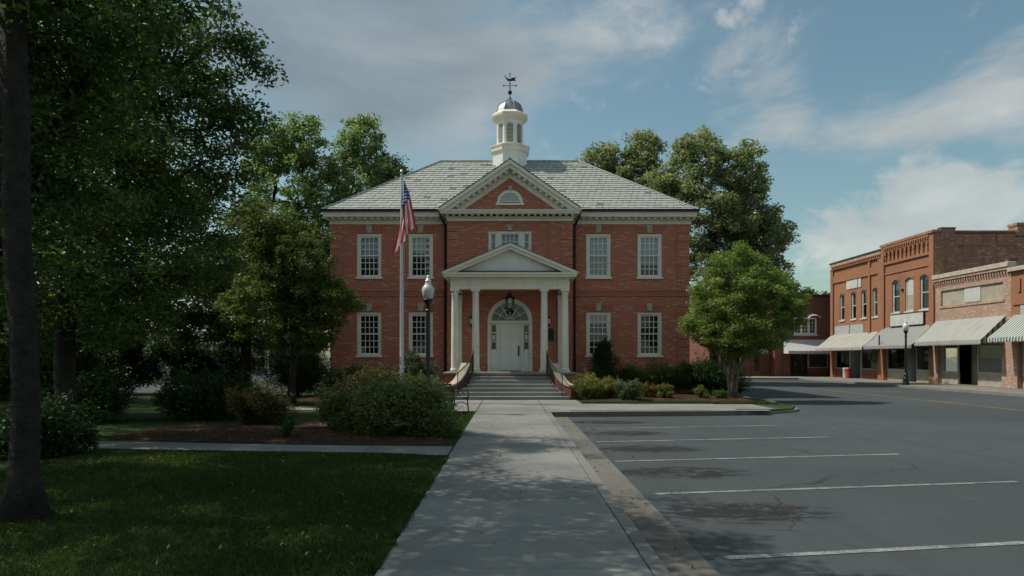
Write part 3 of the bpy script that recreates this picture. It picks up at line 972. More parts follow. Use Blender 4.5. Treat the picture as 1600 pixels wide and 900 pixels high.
b = MB(); b.quad((-HX, 42.0, -.1), (HX, 42.0, -.1), (HX, 42.0, 8.2), (-HX, 42.0, 8.2)); b.build('wall', MT['brick'], hall)
b = MB()
SPR, AR = 3.36, 1.0
wall_grid(b, -PX, PX, -.1, 7.99, YP, [(-AR, AR, 1.05, SPR + AR, AR), (-.99, .99, 5.3, 7.5)], .22)
b.build('wall', MT['brick'], hall)
b = MB()
for s in (-1, 1):
    b.box(*sorted((s * 8.1, s * 2.5)), YW + .45, 41.6, .9, 8.0)
b.box(-2.4, 2.4, YP + .6, 41.5, .9, 8.0)
b.build('interior', MT['room'], hall)
# water table / base course
for s in (-1, 1):
    MB().box(*sorted((s * (PX + .003), s * (HX + .05))), YW - .05, YW, -.1, .62).build('base_course', MT['brick_band'], hall)
    MB().box(*sorted((s * (PX + .06), s * (HX + .03))), YW - .035, YW - .001, 4.55, 4.79).build('belt_course', MT['brick_band'], hall)
    MB().box(*sorted((s * (PX + .06), s * (HX + .045))), YW - .055, YW - .002, 4.795, 4.86).build('belt_course', MT['brick'], hall)
# brick quoins at the corners
qp = None
for (cx, y) in ((-HX + .26, YW), (HX - .26, YW), (-PX + .25, YP), (PX - .25, YP)):
    for k in range(19):
        z = .66 + k * .38
        if 4.45 < z + .17 < 4.95 and abs(cx) > 4: continue
        if z + .33 > 7.9: continue
        if qp is None:
            qp = MB().box(-.28, .28, -.03, .01, 0, .335, .004).build('quoin', MT['brick'], hall, loc=Vector((cx, y, z)) - Vector((0, 37, 0)))
        else:
            c = qp.copy(); COL.objects.link(c); c.location = Vector((cx, y, z)) - Vector((0, 37, 0))


def sash(b, x0, x1, z0, z1, y, nx, nz, fr=.055, mu=.028, d=.03):
    b.box(x0, x1, y, y + d, z0, z0 + fr); b.box(x0, x1, y, y + d, z1 - fr, z1)
    b.box(x0, x0 + fr, y, y + d, z0 + fr, z1 - fr); b.box(x1 - fr, x1, y, y + d, z0 + fr, z1 - fr)
    xi0, xi1, zi0, zi1 = x0 + fr, x1 - fr, z0 + fr, z1 - fr
    for k in range(1, nx):
        x = xi0 + (xi1 - xi0) * k / nx; b.box(x - mu / 2, x + mu / 2, y + .004, y + d - .004, zi0, zi1)
    for k in range(1, nz):
        z = zi0 + (zi1 - zi0) * k / nz; b.box(xi0, xi1, y + .006, y + d - .006, z - mu / 2, z + mu / 2)
    return b


def hall_window(x, z, blind):
    w, h = WW / 2, WH
    L = Vector((x, YW, z)) - Vector((0, 37, 0))
    fr = MB()
    fr.box(-w, -w + .12, .03, .16, 0, h); fr.box(w - .12, w, .03, .16, 0, h)
    fr.box(-w + .12, w - .12, .03, .16, h - .12, h); fr.box(-w + .12, w - .12, .03, .16, 0, .05)
    fr.box(-w - .001, w + .001, .015, .03, h - .10, h + .001)
    win = fr.build('window', MT['trim'], hall, loc=L)
    i = w - .12; mid = h * .50
    sash(MB(), -i, i, mid - .02, h - .12, .07, 4, 3).build('upper_sash', MT['white'], win)
    sash(MB(), -i, i, .05, mid + .025, .105, 4, 3).build('lower_sash', MT['white'], win)
    MB().quad((-i, .09, mid), (i, .09, mid), (i, .09, h - .13), (-i, .09, h - .13)).build('glass', MT['glass'], win)
    MB().quad((-i, .125, .06), (i, .125, .06), (i, .125, mid), (-i, .125, mid)).build('glass', MT['glass'], win)
    MB().box(-w - .06, w + .06, -.07, .10, -.085, -.001, .008).build('sill', MT['trim'], win)
    MB().prism([(-.10, h + .06), (.10, h + .06), (.145, h + .42), (-.145, h + .42)], -.045, -.001).build('keystone', MT['stone'], win)
    ha = MB().prism([(-w - .02, h), (w + .02, h), (w + .17, h + .34), (-w - .17, h + .34)], -.012, -.0005)
    ha.build('flat_arch', MT['brick_band'], win)
    if blind > 0:
        zb = h - .12 - (h - .18) * blind
        MB().box(-i, i, .20, .206, zb, h - .12).build('blind', MT['blind'], win)
    if x == -4.18 and z > 4:
        MB().box(.22, .44, .185, .195, .2, h - .15).build('curtain', MT['curtain'], win)
    return win


for (x, z), bl in zip(WIN, (.55, .42, 1.0, .72, .0, .0, .22, .0)):
    hall_window(x, z, bl)
# triple window over the porch
L = Vector((0, YP, 5.3)) - Vector((0, 37, 0))
f = MB()
f.box(-.99, -.90, .03, .16, 0, 2.2); f.box(.90, .99, .03, .16, 0, 2.2); f.box(-.9, .9, .03, .16, 2.09, 2.2)
f.box(-.64, -.42, .035, .16, 0, 2.09); f.box(.42, .64, .035, .16, 0, 2.09); f.box(-.9, .9, .04, .16, 0, .06)
tw = f.build('window', MT['trim'], hall, loc=L)
for (a, b_, nx) in ((-.9, -.64, 1), (-.42, .42, 4), (.64, .9, 1)):
    sash(MB(), a, b_, .06, 2.09, .08, nx, 6, .045).build('sash', MT['white'], tw)
    MB().quad((a, .10, .06), (b_, .10, .06), (b_, .10, 2.09), (a, .10, 2.09)).build('glass', MT['glass'], tw)
MB().box(-.9, .9, .24, .246, .9, 2.1).build('blind', MT['blind'], tw)
MB().prism([(-.10, 2.24), (.10, 2.24), (.14, 2.5), (-.14, 2.5)], -.045, -.001).build('keystone', MT['stone'], tw)

# wing cornices
for s in (-1, 1):
    fa = MB()
    xi, xe = s * (PX + .32), s * (HX + .25)
    # frieze, bed mould and fascia, wrapped round the outer corner
    fa.box(*sorted((s * PX, s * (HX + .05))), YW - .05, YW + .1, 7.92, 8.10)
    fa.box(*sorted((s * (HX - .001), s * (HX + .05))), YW + .1, 42, 7.92, 8.10)
    fa.prism([(YW - .051, 8.10), (YW - .12, 8.20), (YW + .1, 8.20), (YW + .1, 8.10)], *sorted((s * PX, s * (HX + .1))), axis='x')
    fa.box(*sorted((s * (PX + .02), xe)), YW - .44, YW + .1, 8.20, 8.36)
    fa.box(*sorted((s * (HX - .3), xe)), YW + .1, 42.3, 8.20, 8.36)
    fa.prism([(YW - .44, 8.36), (YW - .50, 8.41), (YW + .1, 8.41), (YW + .1, 8.36)], *sorted((s * (PX + .02), s * (HX + .29))), axis='x')
    fa.box(*sorted((s * (HX - .3), s * (HX + .29))), YW + .1, 42.4, 8.361, 8.409)
    fa.build('cornice', MT['trim'], hall)
    md = MB()
    n = 19
    for k in range(n):
        x = s * (PX + .25 + (HX - PX - .1) * k / (n - 1))
        md.box(x - .05, x + .05, YW - .34, YW - .02, 8.115, 8.199)
    md.build('modillions', MT['trim'], hall, kind='stuff')
    gu = MB()
    pr = [(YW - .50, 8.412), (YW - .60, 8.44), (YW - .62, 8.53), (YW - .58, 8.53), (YW - .5, 8.50)]
    gu.prism(pr, *sorted((s * (PX + .30), s * (HX + .34))), axis='x')
    gu.build('gutter', MT['gut'], hall)
    dx = s * (PX + .17)
    MB().tube([(s * (PX + .36), YW - .56, 8.42), (s * (PX + .34), YW - .5, 8.2), (dx, YW - .14, 7.85), (dx, YW - .1, 7.6), (dx, YW - .1, .2), (dx, YW - .25, .08)], .058, 8).build('downspout', MT['gut'], hall, smooth=True)

# main hip roof
EX, EY0, EY1, EZ, RXh, RY, RZ = 8.72, 32.46, 42.54, 8.47, 3.66, 37.5, 12.10
roof = MB().add([(-EX, EY0, EZ), (EX, EY0, EZ), (EX, EY1, EZ), (-EX, EY1, EZ), (-RXh, RY, RZ), (RXh, RY, RZ)],
                [(0, 1, 5, 4), (1, 2, 5), (2, 3, 4, 5), (3, 0, 4), (0, 3, 2, 1)]).build('roof', MT['flash'], hall)
run, rise = RY - EY0, RZ - EZ
SL = math.hypot(run, rise)
rows = [i * .265 for i in range(int(SL / .265) + 1)] + [SL]
def front_ext(d):
    t = d / SL
    return (-EX + (EX - RXh) * t, EX - (EX - RXh) * t)
sb = MB()
upf = Vector((0, run, rise)).normalized(); nf = Vector((0, -rise, run)).normalized()
slates(sb, rows, front_ext, Vector((0, EY0, EZ)), upf, nf)
upb = Vector((0, -run, rise)).normalized(); nb_ = Vector((0, rise, run)).normalized()
slates(sb, [i * .41 for i in range(int(SL / .41) + 1)] + [SL], front_ext, Vector((0, EY1, EZ)), upb, nb_, w=.6)
run2 = EX - RXh
SL2 = math.hypot(run2, rise)
rows2 = [i * .265 for i in range(int(SL2 / .265) + 1)] + [SL2]
for s in (-1, 1):
    ups = Vector((-s * run2, 0, rise)).normalized(); ns = Vector((s * rise, 0, run2)).normalized()
    def side_ext(d):
        t = d / SL2
        return (EY0 + run * t, EY1 - run * t)
    slates(sb, rows2, side_ext, Vector((s * EX, 0, EZ)), ups, ns, xdir=Vector((0, 1, 0)))
sb.build('slates', MT['slate'], roof, kind='stuff')
rc = MB()
rc.tube([(-RXh, RY, RZ + .03), (RXh, RY, RZ + .03)], .07, 6)
for sx in (-1, 1):
    for ey in (EY0, EY1):
        rc.tube([(sx * EX, ey, EZ + .03), (sx * RXh, RY, RZ + .04)], .055, 6)
rc.build('ridge_caps', MT['ridge'], roof)

# centre bay: cornice, pediment and its roof
PB, PA, PE = 8.40, 10.62, 3.22                # base z, apex z, half width of the eaves
ped = MB()
ped.box(-PX - .05, PX + .05, YP - .05, YP + .1, 7.96, 8.10)
ped.box(-PX - .11, PX + .11, YP - .12, YP + .1, 8.101, 8.16)
ped.box(-PE + .04, PE - .04, YP - .42, YP + .1, 8.235, 8.34)
ped.box(-PE, PE, YP - .47, YP + .1, 8.341, PB)
for s in (-1, 1):
    ped.box(*sorted((s * (PX + .001), s * (PE - .04))), YP + .1, YW + .2, 8.235, 8.34)
    ped.box(*sorted((s * (PX + .001), s * PE)), YP + .1, YW + .2, 8.341, PB)
ped_o = ped.build('pediment_cornice', MT['trim'], hall)
md = MB()
for k in range(21):
    x = -PX + 2 * PX * k / 20
    md.box(x - .055, x + .055, YP - .33, YP - .02, 8.16, 8.236)
md.build('modillions', MT['trim'], hall, kind='stuff')
MB().prism([(-PX - .2, PB), (PX + .2, PB), (0, PA - .25)], YP - .02, YP + .2).build('tympanum', MT['brick'], hall)
ang = math.atan2(PA - PB, PE)
ca, sa = math.cos(ang), math.sin(ang)


def rake(s, t0, t1, y0, y1, ex, base, apex, cut=0.0):
    """one raking member: between depths t0..t1 below the roof line; s = side"""
    a_ = math.atan2(apex - base, ex)
    v0, v1 = t0 / math.cos(a_), t1 / math.cos(a_)
    xc0, xc1 = ex - v0 / math.tan(a_), ex - v1 / math.tan(a_)
    return MB().prism([(s * xc0, base), (0, apex - v0), (0, apex - v1), (s * max(0.05, xc1), base)], y0, y1)


for s in (-1, 1):
    rake(s, -.04, .10, YP - .50, YP + .15, PE, PB + .002, PA).build('raking_cornice', MT['trim'], hall)
    rake(s, .10, .26, YP - .42, YP + .15, PE, PB + .002, PA).build('raking_cornice', MT['trim'], hall)
    rake(s, .26, .56, YP - .06, YP - .025, PE, PB + .002, PA).build('raking_frieze', MT['trim'], hall)
    rm = MB()
    a_ = ang
    for k in range(11):
        x = PE - .55 - (PE - .75) * k / 10
        zt = PB + (PE - x) * math.tan(a_) - .26 / math.cos(a_)
        p0 = Vector((s * (x + .055), 0, zt - .055 * math.tan(a_))); p1 = Vector((s * (x - .055), 0, zt + .055 * math.tan(a_)))
        dn = Vector((s * -math.sin(a_), 0, -math.cos(a_))) * .10
        rm.prism([(p0.x, p0.z), (p1.x, p1.z), (p1.x + dn.x, p1.z + dn.z), (p0.x + dn.x, p0.z + dn.z)], YP - .34, YP - .05)
    rm.build('modillions', MT['trim'], hall, kind='stuff')
# half-round louvred vent
lv = MB()
n = 20
ro, ri, zc = .60, .46, 8.98 - .2
for k in range(n):
    a0, a1 = math.pi * k / n, math.pi * (k + 1) / n
    lv.prism([(ro * math.cos(a0), zc + ro * math.sin(a0)), (ro * math.cos(a1), zc + ro * math.sin(a1)), (ri * math.cos(a1), zc + ri * math.sin(a1)), (ri * math.cos(a0), zc + ri * math.sin(a0))], YP - .09, YP - .021)
lv.box(-.66, .66, YP - .11, YP - .021, zc - .1, zc - .001)
vent = lv.build('lunette_vent', MT['trim'], hall)
MB().prism([(.46 * math.cos(math.pi * k / 20), zc + .46 * math.sin(math.pi * k / 20)) for k in range(21)], YP - .03, YP - .022).build('vent_back', MT['room'], vent)
for k in range(6):
    z = zc + .04 + k * .07
    hw = math.sqrt(max(.001, .455 ** 2 - (z + .03 - zc) ** 2))
    MB().add([(-hw, YP - .075, z), (hw, YP - .075, z), (hw, YP - .032, z + .05), (-hw, YP - .032, z + .05), (-hw, YP - .075, z + .012), (hw, YP - .075, z + .012), (hw, YP - .032, z + .062), (-hw, YP - .032, z + .062)],
             [(0, 1, 2, 3), (4, 5, 6, 7), (0, 1, 5, 4)]).build('louvre', MT['white'], vent)
MB().prism([(-.07, zc + .57), (.07, zc + .57), (.1, zc + .78), (-.1, zc + .78)], YP - .12, YP - .021).build('vent_keystone', MT['stone'], vent)
proof = MB().prism([(-PE - .01, PB + .045), (0, PA + .055), (PE + .01, PB + .045), (PE + .01, PB + .07), (0, PA + .085), (-PE - .01, PB + .07)], YP - .505, 36.2).build('roof', MT['flash'], hall)
gs = MB()
GL = math.hypot(PE, PA - PB)
grow = [i * .2 for i in range(int(GL / .2) + 1)] + [GL]
for s in (-1, 1):
    slates(gs, grow, lambda d: (YP - .5, 36.2), Vector((s * PE, 0, PB + .075)), Vector((-s * ca, 0, sa)), Vector((s * sa, 0, ca)), xdir=Vector((0, 1, 0)))
gs.build('slates', MT['slate'], proof, kind='stuff')
MB().tube([(0, YP - .5, PA + .09), (0, 35.6, PA + .09)], .06, 6).build('ridge_caps', MT['ridge'], proof)

# cupola
o8 = R(22.5)
cu = MB()
CY = 37.5
a8 = 1 / math.cos(o8)
cu.lathe([(.90 * a8, 11.2), (.90 * a8, 12.72)], (0, CY, 0), 8, o8)
cup = cu.build('cupola', MT['white'], hall)
MB().lathe([(.91 * a8, 12.66), (.99 * a8, 12.74), (1.0 * a8, 12.96), (1.04 * a8, 12.98), (1.04 * a8, 13.03), (.78 * a8, 13.10)], (0, CY, 0), 8, o8).build('lower_cornice', MT['trim'], cup)
lan = MB()
rin = .70                                       # apothem of the lantern
for k in range(8):
    a = math.pi / 4 * k - math.pi / 2
    nx_, ny_ = math.cos(a), math.sin(a); tx, ty = -ny_, nx_
    hw = rin * math.tan(o8)
    def P(u, d, z, nx_=nx_, ny_=ny_, tx=tx, ty=ty):
        return (nx_ * (rin + d) + tx * u, CY + ny_ * (rin + d) + ty * u, z)
    wg = MB()
    wall_grid(lan, -hw, hw, 13.05, 14.45, 0, [(-.17, .17, 13.20, 14.22, .10)], .10, P=lambda x, y, z: P(x, -y, z))
    lan.add([P(-.19, -.1, 13.15), P(.19, -.1, 13.15), P(.19, -.1, 14.3), P(-.19, -.1, 14.3)], [(0, 1, 2, 3)])
lan_o = lan.build('lantern_wall', MT['white'], cup)
for k in range(8):
    a = math.pi / 4 * k - math.pi / 2
    nx_, ny_ = math.cos(a), math.sin(a); tx, ty = -ny_, nx_
    def P(u, d, z):
        return (nx_ * (rin + d) + tx * u, CY + ny_ * (rin + d) + ty * u, z)
    lb = MB()
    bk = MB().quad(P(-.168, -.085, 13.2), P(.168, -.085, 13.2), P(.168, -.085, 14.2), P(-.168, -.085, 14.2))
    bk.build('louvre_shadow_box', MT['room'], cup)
    for q in range(14):
        z = 13.215 + q * .071
        hw2 = .168 if z < 14.12 else .12
        vs = [P(-hw2, -.005, z), P(hw2, -.005, z), P(hw2, -.06, z + .04), P(-hw2, -.06, z + .04), P(-hw2, -.005, z + .016), P(hw2, -.005, z + .016), P(hw2, -.06, z + .056), P(-hw2, -.06, z + .056)]
        lb.add(vs, [(0, 1, 2, 3), (4, 5, 6, 7), (0, 1, 5, 4), (2, 3, 7, 6)])
    lb.build('louvres', MT['white'], cup, kind='stuff')
MB().lathe([(.71 * a8, 14.42), (.78 * a8, 14.46), (.90 * a8, 14.58), (.93 * a8, 14.60), (.94 * a8, 14.72), (.90 * a8, 14.76), (.70 * a8, 14.90)], (0, CY, 0), 8, o8).build('upper_cornice', MT['trim'], cup)
dome = [(.70 * a8, 14.88), (.68 * a8, 14.95), (.66 * a8, 15.02), (.62 * a8, 15.15), (.55 * a8, 15.30), (.44 * a8, 15.43), (.30 * a8, 15.53), (.14 * a8, 15.60), (.05, 15.64)]
MB().lathe(dome, (0, CY, 0), 8, o8).build('dome', MT['lead'], cup, smooth=True)
dr = MB()
for k in range(8):
    a = o8 + math.pi / 4 * k
    dr.tube([(r * math.cos(a) * 1.0, CY + r * math.sin(a), z) for r, z in dome], .022, 5)
dr.build('dome_seams', MT['lead'], cup)
vn = MB()
vn.lathe([(.10, 15.6), (.09, 15.68), (.03, 15.80), (.022, 15.9), (.03, 15.92), (.09, 15.96), (.115, 16.04), (.09, 16.12), (.02, 16.16), (.018, 16.7), (.012, 16.96), (.042, 16.99), (.03, 17.05), (.004, 17.11)], (0, CY, 0), 12)
vn.bar((-.33, CY, 16.40), (.33, CY, 16.40), .022); vn.bar((0, CY - .33, 16.40), (0, CY + .33, 16.40), .022)
for (x, y) in ((-.33, 0), (.33, 0), (0, -.33), (0, .33)):
    vn.lathe([(.0, -.05), (.045, -.02), (.045, .02), (.0, .05)], (x, CY + y, 16.40), 8)
vn.build('vane_spindle', MT['iron'], cup, smooth=True)
fish = [(x, z - .2) for x, z in [(-.30, 17.13), (-.27, 17.14), (-.17, 17.02), (-.06, 16.96), (.06, 16.95), (.08, 17.02), (.2, 17.02), (.34, 17.09), (.26, 16.97), (.31, 16.84), (.2, 16.86), (.1, 16.84), (-.1, 16.84), (-.16, 16.90), (-.22, 17.0)]]
MB().prism(fish, CY - .012, CY + .012).build('weather_vane', MT['iron'], cup)
cup.location.z = -.24

# ------------------------------------------------------------------ porch
por = MB()
FL = 1.05
YC = 30.2
por.box(-2.78, 2.78, 29.78, YP - .001, -.05, FL - .09)
porch = por.build('porch', MT['brick'], hall)
MB().box(-2.84, 2.84, 29.70, YP - .002, FL - .089, FL, .012).build('porch_floor', MT['step'], porch)
prof = [(.185, .0), (.20, .02), (.20, .07), (.175, .09), (.168, .13)]
prof += [(.165 - .028 * (t ** 1.6), .13 + t * (3.49 - .38)) for t in [i / 8 for i in range(9)]]
prof += [(.150, 3.26), (.150, 3.29), (.138, 3.30), (.138, 3.35), (.175, 3.40), (.178, 3.41)]
for x in (-2.36, -1.47, 1.47, 2.36):
    c = MB().lathe(prof, (x, YC, FL + .07), 28)
    c.box(x - .215, x + .215, YC - .215, YC + .215, FL, FL + .071)
    c.box(x - .19, x + .19, YC - .19, YC + .19, FL + 3.47, FL + 3.49 + .07)
    c.build('column', MT['trim'], porch, smooth=True)
for s in (-1, 1):
    p = MB()
    p.box(*sorted((s * 2.20, s * 2.52)), YP - .14, YP - .002, FL, 4.54)
    p.box(*sorted((s * 2.17, s * 2.55)), YP - .17, YP - .003, FL, FL + .22)
    p.box(*sorted((s * 2.17, s * 2.55)), YP - .17, YP - .003, 4.42, 4.539)
    p.build('pilaster', MT['trim'], porch)
en = MB()
ZE = 4.61
en.box(-2.54, 2.54, YC - .17, YC + .17, ZE, ZE + .20); en.box(-2.56, 2.56, YC - .19, YC + .17, ZE + .201, ZE + .25)
en.box(-2.54, 2.54, YC - .168, YC + .17, ZE + .251, 5.05)
for s in (-1, 1):
    en.box(*sorted((s * 2.20, s * 2.54)), YC + .171, YP - .001, ZE, 5.05)
en.box(-2.2, 2.2, YC + .171, YP - .001, ZE + .16, ZE + .2)
en.build('entablature', MT['trim'], porch)
BZ, AZ, EXP = 5.28, 6.50, 2.86
cn = MB()
cn.box(-2.62, 2.62, YC - .26, YP - .001, 5.05, 5.10); cn.box(-EXP + .05, EXP - .05, YC - .46, YP - .001, 5.101, 5.20); cn.box(-EXP, EXP, YC - .51, YP - .001, 5.201, BZ)
cn.build('porch_cornice', MT['trim'], porch)
MB().prism([(YC - .50, BZ + .001), (YC - .18, BZ + .115), (YC - .1, BZ + .001)], -EXP + .35, EXP - .35, axis='x').build('flashing', MT['flash'], porch)
MB().prism([(-EXP + .3, BZ + .001), (EXP - .3, BZ + .001), (0, AZ - .12)], YC - .20, YC + .1).build('tympanum', MT['white'], porch)
for s in (-1, 1):
    rake(s, -.03, .09, YC - .53, YP - .002, EXP, BZ + .002, AZ).build('raking_cornice', MT['trim'], porch)
    rake(s, .09, .22, YC - .46, YP - .002, EXP, BZ + .002, AZ).build('raking_cornice', MT['trim'], porch)
MB().prism([(-EXP - .02, BZ + .03), (0, AZ + .035), (EXP + .02, BZ + .03), (EXP + .02, BZ + .055), (0, AZ + .06), (-EXP - .02, BZ + .055)], YC - .55, YP - .003).build('porch_roof', MT['flash'], porch)

# front door with fanlight and sidelights
dc = MB()
n = 24
for k in range(n):
    a0, a1 = math.pi * k / n, math.pi * (k + 1) / n
    dc.prism([(1.03 * math.cos(a0), SPR + 1.03 * math.sin(a0)), (1.03 * math.cos(a1), SPR + 1.03 * math.sin(a1)), (.84 * math.cos(a1), SPR + .84 * math.sin(a1)), (.84 * math.cos(a0), SPR + .84 * math.sin(a0))], YP - .05, YP + .14)
for s in (-1, 1):
    dc.box(*sorted((s * .90, s * 1.03)), YP - .05, YP + .14, FL, SPR)
    dc.box(*sorted((s * .50, s * .60)), YP - .02, YP + .14, FL, SPR - .13)
dc.box(-.90, .90, YP - .035, YP + .14, SPR - .13, SPR + .02)
door = dc.build('front_door', MT['trim'], hall)
fl = MB()
for k in range(1, 6):
    a = math.pi * k / 6
    fl.bar((.12 * math.cos(a), YP + .06, SPR + .02 + .12 * math.sin(a)), (.84 * math.cos(a), YP + .06, SPR + .02 + .82 * math.sin(a)), .028)
for rr in (.12, .52):
    fl.tube([(rr * math.cos(math.pi * k / 16), YP + .06, SPR + .02 + rr * math.sin(math.pi * k / 16)) for k in range(17)], .016, 5)
fl.build('fanlight_bars', MT['white'], door)
MB().add([(.85 * math.cos(math.pi * k / 20), YP + .085, SPR + .021 + .83 * math.sin(math.pi * k / 20)) for k in range(21)], [tuple(range(21))]).build('fanlight_glass', MT['glass'], door)
lf = MB()
lf.box(-.498, .498, YP + .05, YP + .10, FL + .03, SPR - .132)
for (xa, xb, za, zb) in [(-.40, -.06, 2.72, 3.08), (.06, .40, 2.72, 3.08), (-.40, -.06, 1.95, 2.62), (.06, .40, 1.95, 2.62), (-.40, -.06, 1.22, 1.83), (.06, .40, 1.22, 1.83)]:
    lf.box(xa, xb, YP + .035, YP + .051, za, zb, .012)
lf.build('door_leaf', MT['white'], door)
hd = MB().tube([(.40, YP + .05, 2.12), (.40, YP - .02, 2.09), (.40, YP - .03, 1.95), (.40, YP - .02, 1.80), (.40, YP + .05, 1.77)], .017, 7)
hd.box(.365, .435, YP + .028, YP + .05, 1.74, 2.2)
hd.build('door_handle', MT['iron'], door)
MB().box(-.5, .5, YP - .05, YP + .1, FL + .001, FL + .03).build('threshold', MT['gut'], door)
for s in (-1, 1):
    b = MB()
    b.box(*sorted((s * .60, s * .90)), YP + .03, YP + .10, FL, 2.02)
    b.box(*sorted((s * .65, s * .85)), YP + .018, YP + .031, 1.16, 1.9, .01)
    for z in (2.02, 2.40, 2.80, 3.17):
        b.box(*sorted((s * .60, s * .90)), YP + .04, YP + .10, z, z + .045)
    b.box(*sorted((s * .60, s * .65)), YP + .04, YP + .10, 2.0, 3.2); b.box(*sorted((s * .85, s * .90)), YP + .04, YP + .10, 2.0, 3.2)
    b.build('sidelight', MT['white'], door)
    MB().quad((s * .64, YP + .08, 2.03), (s * .86, YP + .08, 2.03), (s * .86, YP + .08, 3.19), (s * .64, YP + .08, 3.19)).build('sidelight_glass', MT['glass'], door)
    MB().box(*sorted((s * .69, s * .81)), YP + .070, YP + .074, 2.50, 2.72).build('notice', MT['paper'], door)

# steps, cheek walls, railings
HWs = [2.35, 2.22, 1.98, 1.78, 1.68, 1.64]
for i, hw in enumerate(HWs):
    MB().box(-hw, hw, 27.72 + i * .34, 29.69, .15 * i + (.002 if i else -.05), .15 * (i + 1), .012).build('step', MT['step'], hall)
for s in (-1, 1):
    ins, outs, cope = [], [], []
    N_ = 14
    b, cb = MB(), MB()
    pts = []
    for k in range(N_ + 1):
        t = k / N_
        x = 1.72 + .72 * t ** 2.2; y = 29.76 - 1.62 * t
        zt = 1.38 - .95 * (3 * t * t - 2 * t ** 3) * .92
        pts.append((x, y, zt))
    for k, (x, y, zt) in enumerate(pts):
        q0, q1 = pts[max(0, k - 1)], pts[min(N_, k + 1)]
        d = Vector((q1[0] - q0[0], q1[1] - q0[1], 0)).normalized(); nn_ = Vector((-d.y, d.x, 0))
        if nn_.x < 0: nn_ = -nn_
        for tgt, w0, w1, za, zb in ((b, 0, .30, -.05, zt), (cb, -.04, .34, zt + .001, zt + .075)):
            P0 = Vector((x, y, 0)) + nn_ * w0; P1 = Vector((x, y, 0)) + nn_ * w1
            tgt.v += [(s * P0.x, P0.y, za), (s * P1.x, P1.y, za), (s * P1.x, P1.y, zb), (s * P0.x, P0.y, zb)]
    for tgt in (b, cb):
        for k in range(N_):
            for j in range(4):
                q = (j + 1) % 4
                tgt.f.append((k * 4 + j, k * 4 + q, (k + 1) * 4 + q, (k + 1) * 4 + j))
        tgt.f += [(0, 1, 2, 3), tuple(N_ * 4 + j for j in (3, 2, 1, 0))]
    cw = b.build('cheek_wall', MT['brick_dark'], hall)
    cb.build('coping', MT['stone'], cw)
    rl = MB()
    top = []
    for k in range(9):
        t = k / 8
        x = 1.55 + .52 * t ** 2.0; y = 29.80 - 1.95 * t
        zg = 1.05 - .90 * t if t > 0 else 1.05
        top.append((s * x, y, zg + .92))
    top += [(top[-1][0], top[-1][1] - .10, top[-1][2] - .04), (top[-1][0], top[-1][1] - .12, top[-1][2] - .12)]
    rl.tube(top, .024, 7)
    low = [(p[0], p[1], p[2] - .80) for p in top[:9]]
    rl.tube(low, .011, 5)
    rail = rl.build('railing', MT['iron'], hall, smooth=True)
    bp_ = None
    for k in range(25):
        t = k / 24
        f_ = t * 8; i0 = min(7, int(f_)); fr_ = f_ - i0
        p = Vector(top[i0]).lerp(Vector(top[i0 + 1]), fr_)
        zg = p.z - .80 if k not in (0, 24) else max(.15, p.z - .93)
        MB().tube([(p.x, p.y, zg), (p.x, p.y, p.z)], .007 if k not in (0, 24) else .018, 5).build('baluster' if k not in (0, 24) else 'newel', MT['iron'], rail)

# lantern, wall lamps, plaque
ln = thing('pendant_lantern', 'dark bronze glazed lantern hanging in front of the fanlight', 'lantern', (0, 30.9, 4.0))
b = MB()
b.tube([(0, 30.9, 4.76), (0, 30.9, 4.55)], .012, 5)
b.lathe([(.03, 4.56), (.06, 4.54), (.05, 4.50), (.20, 4.33), (.23, 4.32), (.23, 4.29), (.205, 4.28)], (0, 30.9, 0), 6)
for k in range(6):
    a = math.pi / 3 * k
    b.bar((.20 * math.cos(a), 30.9 + .20 * math.sin(a), 4.29), (.15 * math.cos(a), 30.9 + .15 * math.sin(a), 3.82), .018)
b.lathe([(.165, 3.84), (.165, 3.81), (.06, 3.76), (.03, 3.70), (.0, 3.68)], (0, 30.9, 0), 6)
b.build('cage', MT['pend'], ln)
MB().lathe([(.19, 4.28), (.145, 3.84)], (0, 30.9, 0), 6, cap=False).build('panes', MT['glass'], ln)
MB().lathe([(.02, 3.86), (.02, 4.0), (.012, 4.02), (.03, 4.07), (.0, 4.14)], (0, 30.9, 0), 8).build('bulb', MT['globe'], ln)
for s, w_ in ((-1, 'left'), (1, 'right')):
    sc_ = thing('wall_lamp', 'small black lantern lamp on the brick %s the front door' % ('just left of' if s < 0 else 'above the plaque, right of'), 'wall lamp', (s * 1.78, YP - .1, 3.1), group='wall lamps beside the front door')
    x, y = s * 1.78, YP - .16
    b = MB().box(x - .05, x + .05, YP - .03, YP - .002, 3.10, 3.40)
    b.tube([(x, YP - .03, 3.2), (x, YP - .12, 3.16), (x, y, 3.2)], .012, 5)
    b.lathe([(.05, 3.19), (.075, 3.22)], (x, y, 0), 8); b.lathe([(.11, 3.46), (.05, 3.55), (.015, 3.62)], (x, y, 0), 8)
    for k in range(4):
        a = math.pi / 2 * k
        b.bar((x + .072 * math.cos(a), y + .072 * math.sin(a), 3.21), (x + .1 * math.cos(a), y + .1 * math.sin(a), 3.47), .01)
    b.build('bracket', MT['iron'], sc_)
    MB().lathe([(.065, 3.22), (.09, 3.46)], (x, y, 0), 8).build('shade_glass', MT['globe'], sc_)
pq = MB().prism([(1.72, 2.45), (2.02, 2.45), (2.02, 2.95), (1.96, 3.0), (1.87, 3.05), (1.78, 3.0), (1.72, 2.95)], YP - .03, YP - .002)
pq.box(1.75, 1.99, YP - .036, YP - .0301, 2.50, 2.9, .006)
tag(pq.build('plaque', MT['plaque']), 'dark bronze plaque on the brick right of the front door', 'plaque')

# ------------------------------------------------------------------ shops across the street (local x runs towards the camera, -y faces the street)
SX = 27.6
RZS = R(-90)


